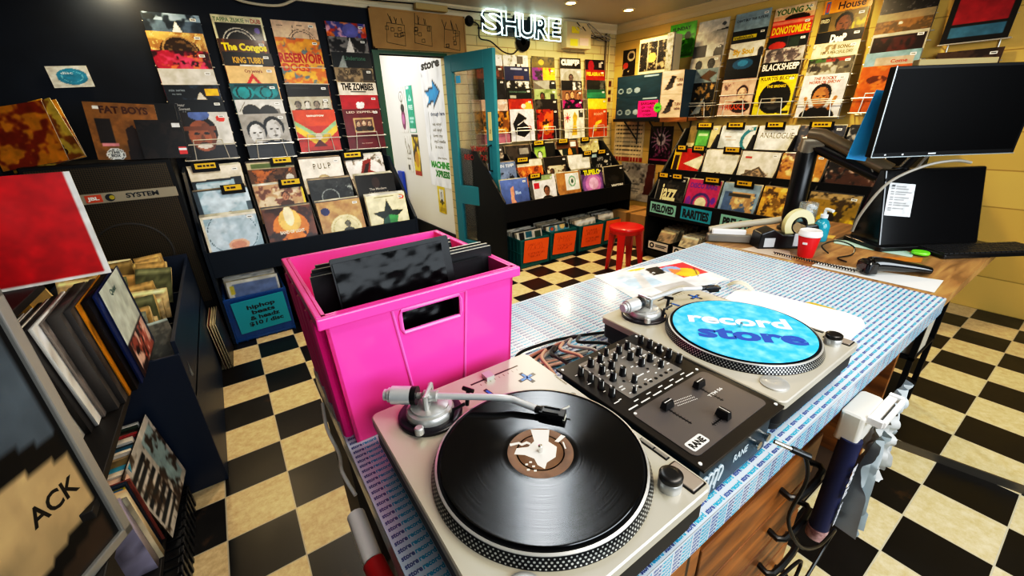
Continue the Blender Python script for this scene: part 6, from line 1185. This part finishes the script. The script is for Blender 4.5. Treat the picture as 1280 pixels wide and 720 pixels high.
MB().box(-.335, .0, .03, .26, .02, .93).build('grille', m_gr, sp, smooth=0)
for z, r_ in ((.42, .19),): MB().lathe([(r_, -.002), (r_ - .01, -.003), (r_ - .012, 0)], (-.03, .0, z), 40, 0, 'Y', cap=False).build('cone_ring', mat('cone_ring', '2a2216', .5), sp)
mb = MB().box(-.165, -.008, .735, .27, 0, .79); mb.box(-.145, -.0095, .742, -.075, -.008, .783, 1).text('JBL', (-.137, -.0102, .755), (1, 0, 0), (0, 0, 1), .018, 2, w=.05, bold=.05)
mb.lathe([(.021, 0), (.021, .0015)], (-.04, -.0095, .762), 20, 3, 'Y').lathe([(.012, 0), (.012, .0025)], (-.032, -.0105, .762), 16, 4, 'Y').text('SYSTEM', (.03, -.0088, .752), (1, 0, 0), (0, 0, 1), .026, 3, w=.15, bold=.03)
mb.build('name_strip', [mat('strip_beige', 'a09680', .4), mat('logo_orange', 'c8481c', .5), m_white, mat('sign_ink'), mat('logo_gold', 'b0a01c', .5)], sp, smooth=0)
SZ = 1.232
def lean(d, b_, ops, x, y, z, label, rz=0, tilt=8, roll=0, w=.312, grp='records on top of the speaker', N=56):
    o = mobj('record', sheet_mesh('record_sleeve', b_, ops, w, w, .005, N)); place(o, (x, y, z), R_(rz), R_(tilt), R_(roll)); tag(o, label, 'record', grp); return o
lean('', '8a5a24', [('N', 8, '7a4e1e', .55), ('T', 'FAT BOYS', .2, .82, .12, '4a2410', .68, .04), ('R', .1, .3, .32, .72, '241a14'), ('R', .12, .24, .34, .3, 'd08a8a'), ('P', [(.45, 0), (.5, .55), (.6, .62), (.68, .5), (.76, .68), (.9, .55), (.88, 0)], '2a1810'), ('R', .12, .88, .22, .94, 'e8e2d4'), ('E', .27, .09, .13, .12, 'e8e4da'), ('E', .27, .09, .11, .1, '1a1612'), ('E', .27, .09, .1, .09, 'e8e4da'), ('T', 'THE', .2, .11, .05, '14120f', .13), ('T', 'BOX', .2, .05, .05, '14120f', .13)], -.10, .56, SZ, 'tan record with brown title and round black-and-white badge on the speaker', 0, 6, 4).__setitem__('label', 'tan record with brown title and round white badge on the speaker top')
lean('', '101010', [('R', .75, .85, .9, .92, '999')], .02, .63, SZ, 'black record standing behind the tan one on the speaker', 0, 5, 2)
o = lean('', '15110f', [('N', 5, '221a16', .55), ('R', .78, .82, .95, .92, 'e4e0da'), ('R', .8, .1, .98, .3, 'd03a3a'), ('R', .8, .2, .98, .26, 'eee')], .068, .475, SZ, 'dark brown record with red and white sticker at the speaker corner', 0, 7, 2, w=.215)
lean('', '0e0c0b', [('R', .2, .9, .5, .93, '333')], -.0, .60, SZ, 'black record leaning behind the tan and dark brown records', 0, 7, 3)
for k, (c, x, ro) in enumerate((('c8901c', -.44, -12), ('d9a01c', -.48, -14), ('8a2a14', -.51, -8), ('caa83c', -.43, -16))):
    lean('', c, [('N', 5, '7a3a10', .6), ('T', 'DUB', .3, .1, .2, '3a1c08', .5)] if k != 2 else [('N', 4, 'd98a1c', .55)], x, .60 - .02 * k, SZ + .0, f'{["amber", "bright yellow", "rust red", "pale mustard"][k]} record leaning at the left end of the speaker top', -20, 10, ro)
o = mobj('record', sheet_mesh('record_sleeve', 'd0cfc6', [('E', .55, .5, .38, .38, '2f8aa8'), ('A', .55, .5, .25, .02, '7ac0d0'), ('T', 'disc', .3, .62, .12, 'd9e6e8', .3)], .19, .12, .003, 30)); place(o, (-.315, YB - .012, 1.655), 0, 0, R_(-3)); tag(o, 'small pale sleeve with a blue disc on the black wall at the far left', 'record')
# long navy bin of compact discs
bx = thing('disc_bin', 'long dark navy bin of cardboard-sleeved discs along the left side', 'bin', (-.26, -1.037, 0))
w_, l_, h_ = .55, 1.31, .672; x0, x1 = -w_ / 2, w_ / 2; m_nv = mat('navy_bin_paint', '0b1c33', .4)
MB().box(x0, 0, 0, x1, .014, h_ - .05).build('front_board', m_nv, bx, smooth=0, bevel=.002)
MB().box(x1 - .014, .014, .0, x1, l_, h_).build('side_board', m_nv, bx, smooth=0, bevel=.002); MB().box(x0, .014, 0, x0 + .014, l_, h_).build('side_board', m_nv, bx, smooth=0)
MB().box(x0, l_ - .014, 0, x1, l_, h_ + .02).build('back_board', m_nv, bx, smooth=0); MB().box(x0, .014, .42, x1, l_, .435).build('floor_board', m_nv, bx, smooth=0)
for y in (.40, .85): MB().box(x0 + .014, y, .43, x1 - .014, y + .01, .60).build('divider', m_nv, bx, smooth=0)
CDc = ['c9ae7c', 'd9c08c', 'b8985c', 'a88a50', 'd8c49a', '8a7444', 'c0a468', '6a6a48']; r = random.Random(21); k = 0
for ci, x in enumerate((-.43, -.29, -.14)):
    for j in range(13):
        y = -.93 + j * .088 + r.uniform(-.02, .02); w = r.choice([.125, .13, .14, .145]); hh = r.choice([.14, .15, .18, .19]); th = r.choice([.010, .014, .022, .026]); c = r.choice(CDc)
        o = mobj('disc_case', plain_mesh(c, w, hh, th, r.choice(['d9c69a', 'c8b480', 'bfa870']))); place(o, (x + r.uniform(-.012, .012), y, .437 + r.uniform(.06, .17)), R_(r.uniform(-12, 14)), R_(r.uniform(18, 38)), R_(r.uniform(-8, 8)))
        tag(o, f'beige cardboard disc case, {["wall-side", "middle", "aisle-side"][ci]} row of the long navy bin', 'disc case', f'disc cases in the {["wall-side", "middle", "aisle-side"][ci]} row of the navy bin'); k += 1
o = mobj('disc_case', sheet_mesh('disc_case', 'c8a868', [('R', 0, 0, .1, 1, '8a6a30')], .16, .24, .05, 12, 'd8c084')); place(o, (-.38, -.60, .60), R_(15), R_(20), R_(-16)); tag(o, 'tall cream boxed set sticking out of the long navy bin', 'box set')
o = mobj('disc_case', sheet_mesh('disc_case', 'a8802c', [('R', 0, .8, 1, 1, 'd8b02c')], .15, .24, .03, 12, 'd9b83c')); place(o, (-.45, -.62, .62), R_(15), R_(18), R_(-14)); tag(o, 'yellow topped boxed set left of the tall cream one', 'box set')
o = mobj('record', sheet_mesh('record_sleeve', '4a463a', [('N', 12, '6a6454', .5), ('N', 5, '2f4a3c', .5, 0, 0, .5, 1), ('R', 0, .97, 1, 1, 'a8b0a4')], .25, .25, .004, 40)); place(o, (-.10, -.985, .48), R_(10), R_(30), R_(-3)); tag(o, 'mossy grey sleeve in clear plastic at the front of the navy bin', 'record')
# two-tier shelf of records in front
sf = thing('record_shelf', 'dark open shelf unit packed with record spines at the lower left', 'shelf', (-.29, -1.42, 0))
for z, x1, y0, y1 in ((.10, .14, -.10, .37), (.615, .19, -.36, .36), (.955, .07, -.2, .36)): MB().box(-.48, y0, z, x1, y1, z + .022).build('shelf_board', mat('shelf_dark', '17120e', .5), sf, smooth=0, bevel=.002)
MB().box(-.50, -.36, 0, -.48, .36, 1.2).build('side_panel', mat('shelf_dark'), sf, smooth=0)
def spines(x0, dx, y0, dy, z, cols, label, grp, rx, front):
    x = x0
    for k, (c, th, h) in enumerate(cols[::-1]):
        x -= th / 2 + .0012; me = front if k == 0 else plain_mesh(c, .312, h, th, c)
        o = mobj('record', me); place(o, (x, y0 + dy * k + .156 + rnd.uniform(-.008, .008), z), R_(90 + rnd.uniform(-.6, .6)), R_(rx + .25 * k), 0); tag(o, label, 'record', grp); x -= th / 2
UC = [('d8c4a0', .008, .31), ('14120f', .006, .312), ('c87a2a', .006, .312), ('cfc4b0', .010, .312), ('b88a80', .016, .312), ('1a1816', .006, .312), ('c9c2b4', .006, .312), ('e2dcd0', .004, .312), ('1e1c1a', .008, .312), ('d8d2c4', .005, .312), ('2a2624', .012, .312), ('e6e2da', .008, .312), ('8a8078', .006, .31), ('55504c', .026, .314), ('4a4644', .014, .312), ('c8861c', .004, .312), ('121012', .014, .312), ('1b2a5a', .006, .312), ('bfc4bc', .004, .312)]
cov = sheet_mesh('record_sleeve', 'bcc4bc', [('R', 0, 0, 1, .4, '2a1816'), ('N', 6, 'b05a48', .5, .1, .02, .95, .38), ('N', 7, 'e0c0b0', .6, .1, .02, .95, .38), ('T', 'Quiet', .3, .86, .06, '3a5a50', .25), ('R', .1, .62, .5, .63, '556'), ('R', .1, .57, .45, .58, '556'), ('R', .92, 0, 1, 1, '17203c')], .312, .312, .004, 44, '20284a')
spines(-.062, 0, -1.20, -.030, .638, UC, 'record spine packed upright on the upper shelf at the far left', 'records on the upper left shelf', 3, cov)
LC = [('a8a0b4', .018, .30), ('cfc0a0', .012, .30), ('d0b48a', .006, .30), ('1c5a8a', .006, .30), ('b0a01c', .005, .30), ('16283c', .006, .30), ('7a3a30', .004, .3), ('d8b8a0', .016, .30), ('d0c4b0', .010, .30), ('3a8aa0', .012, .31), ('6a5a34', .016, .31), ('c8ac80', .012, .30), ('e0d4c0', .006, .31), ('1c5068', .008, .31), ('14161a', .010, .31), ('c8c0b4', .012, .32), ('2a4a6a', .005, .31), ('a03030', .006, .31), ('d8d0c4', .006, .31), ('3a2c20', .012, .31), ('2a3a2a', .006, .31), ('d4d4cc', .008, .31)]
cov = sheet_mesh('record_sleeve', 'b8b4ac', [('R', .05 + .0 * k, .08 + .12 * k, .5, .15 + .12 * k, '1c2024') for k in range(7)] + [('R', .6, .1, .95, .9, '8aa0a4'), ('N', 7, '3a2c20', .6)], .312, .312, .004, 40, '4a3a28')
y = -1.475; tot = sum(c_[1] for c_ in LC); kk = (.425 - .0015 * len(LC)) / tot
for k, (c, th, h) in enumerate(LC):
    th *= kk; me = plain_mesh(c, .29, h + rnd.uniform(-.012, .004), th, c); o = mobj('record', me); place(o, (-.155 - .145 + rnd.uniform(-.006, .01), y + th / 2, .123), 0, R_(-6.5), 0); tag(o, 'record spine packed upright on the lower shelf at the far left', 'record', 'records on the lower left shelf'); y += th + .0015
o = mobj('record', cov); place(o, (-.115, -1.21, .123), R_(84), R_(6), R_(-4)); tag(o, 'white record with black patches leaning out of the lower left shelf', 'record')
o = lean('', 'b01018', [('R', .95, 0, 1, 1, 'd8d4cc'), ('R', 0, .0, 1, .03, 'd8d4cc')], -.212, -1.10, .978, 'bright red record with white edge standing above the left shelf', 4, 3, 0, grp=None)
o.location.z = .978
for k, (c, x) in enumerate((('c87a1c', -.30), ('16120f', -.275), ('d8d2c4', -.25), ('e2c8b0', -.225), ('8a8078', -.20))):
    o = mobj('record', plain_mesh(c, .312, .25, .012, c)); place(o, (x - .05, -1.42, .978), R_(90), R_(3)); tag(o, f'{["orange", "black", "white", "peach", "grey"][k]} record spine beside the red record on the shelf top', 'record', 'records on the shelf top')
ck = thing('milk_crate', 'ribbed black plastic crate on the floor under the lower record shelf', 'crate', (-.24, -1.32, 0))
mb = MB().box(-.16, -.24, 0, .128, .215, .095)
for k in range(12):
    y = -.24 + k * .04; mb.box(.128, y, .0, .142, y + .016, .10); mb.box(-.16, y, .095, .14, y + .01, .10)
for z in (.0, .045, .085): mb.box(.128, -.24, z, .138, .215, z + .012)
mb.build('crate_body', m_blk, ck, smooth=0, bevel=.002)
# framed print in the near corner
fr = thing('picture_frame', 'silver framed print with hand-lettered card leaning at the near left corner', 'picture frame', (-.078, -1.72, .50), math.atan2(.88, .48))
W_, H_ = .46, .64; W0_ = -.46
mb = MB()
for a_ in ((W0_, 0, 0, 0, .02, .022), (W0_, 0, H_ - .022, 0, .02, H_), (W0_, 0, 0, W0_ + .022, .02, H_), (-.022, 0, 0, 0, .02, H_)): mb.box(*a_)
mb.build('frame', mat('frame_silver', 'b4b2ac', .3, metal=.6), fr, smooth=0, bevel=.003)
f = mobj('print', sheet_mesh('print', '0e0d0d', [('P', [(.3, .55), (.97, .42), (.97, .2), (.3, .05)], 'a08a64'), ('T', 'ACK', .70, .28, .07, '1a1612', .24, .02), ('P', [(.5, .02), (.97, .14), (.97, .02)], '3a2c20'), ('P', [(.6, .6), (.97, .9), (.97, .5)], '4a5258')], .42, .60, .004, 44), fr); f.location = (-.23, .012, .02)  # dark brown bottom patch is a reflection painted into the print
cabt = thing('low_cabinet', 'dark low cabinet carrying the framed print at the near left', 'cabinet', (-.40, -2.0, 0)); MB().box(-.32, -.40, 0, .26, .30, .475).box(-.33, -.41, .475, .285, .31, .499).build('cabinet_body', mat('shelf_dark'), cabt, smooth=0, bevel=.003)
for y0 in (-.38, -.04): MB().box(.26, y0, .05, .268, y0 + .32, .46).build('cabinet_door', mat('shelf_dark'), cabt, smooth=0, bevel=.002)

# ================================================================== LIGHT AND CAMERA
def area(n, loc, rot, sx, sy, p, c):
    l = bpy.data.lights.new(n, 'AREA'); l.shape = 'RECTANGLE'; l.size = sx; l.size_y = sy; l.energy = p; l.color = c
    o = bpy.data.objects.new(n, l); COL.objects.link(o); o.location = loc; o.rotation_euler = rot; return o
def spot(n, loc, p, c, ang=150, r=.05, rot=(0, 0, 0), blend=.8):
    l = bpy.data.lights.new(n, 'SPOT'); l.energy = p; l.color = c; l.spot_size = R_(ang); l.spot_blend = blend; l.shadow_soft_size = r
    o = bpy.data.objects.new(n, l); COL.objects.link(o); o.location = loc; o.rotation_euler = rot; return o
WARM = (1, .76, .42); NEUT = (1, .93, .84); COOL = (.86, .94, 1)
spot('spot_corner', (4.02, .45, 2.30), 75, WARM, 165); spot('spot_neon', (3.30, .50, 2.30), 45, WARM, 165); spot('spot_left', (.02, 1.0, 2.295), 34, WARM, 165)
spot('spot_right', (3.9, -1.2, 2.30), 70, WARM, 165); spot('spot_mid', (2.2, -.3, 2.31), 60, (1, .86, .64), 165); spot('spot_rack', (.9, .1, 2.31), 55, (1, .9, .76), 165)
area('streak_light', (1.45, -1.38, 2.325), (0, 0, R_(52)), 1.0, .04, 7, (.9, .96, 1)); area('ceiling_panel_front', (1.5, -2.9, 2.325), (0, 0, 0), 1.4, .3, 20, NEUT)  # narrow strip lamp is added, turned to lay a streak on the near record
area('window_light', (1.5, -4.45, 1.75), (R_(80), 0, 0), 2.8, 1.3, 95, COOL)
area('corridor_light', (1.7, 2.2, 2.28), (0, 0, 0), .8, 1.2, 18, (1, .97, .9))
w = bpy.data.worlds.new('world'); SC.world = w; w.use_nodes = True; w.node_tree.nodes['Background'].inputs[0].default_value = (.5, .55, .62, 1); w.node_tree.nodes['Background'].inputs[1].default_value = .06
cam = bpy.data.cameras.new('camera'); co_ = bpy.data.objects.new('camera', cam); COL.objects.link(co_); SC.camera = co_
cam.sensor_width = 36; cam.lens = 513.6 * 36 / 1280; cam.clip_start = .02
yaw, pit, rol = .5914, .3944, -.0354
fw = Vector((math.sin(yaw) * math.cos(pit), math.cos(yaw) * math.cos(pit), -math.sin(pit))); rt = Vector((math.cos(yaw), -math.sin(yaw), 0)); up = rt.cross(fw)
r2 = math.cos(rol) * rt + math.sin(rol) * up; u2 = -math.sin(rol) * rt + math.cos(rol) * up
co_.matrix_world = Matrix(((r2.x, u2.x, -fw.x, .306), (r2.y, u2.y, -fw.y, -2.8349), (r2.z, u2.z, -fw.z, 1.3939), (0, 0, 0, 1)))
SC.view_settings.view_transform = 'Standard'; SC.view_settings.look = 'None'; SC.view_settings.exposure = 0.0
SC.view_settings.use_curve_mapping = True; cm = SC.view_settings.curve_mapping; c3 = cm.curves[3]
for p_ in ((.04, .024), (.16, .145), (.45, .56)): c3.points.new(*p_)
cm.update()
SC.cycles.max_bounces = 8; SC.cycles.transparent_max_bounces = 12; SC.cycles.sample_clamp_indirect = 6
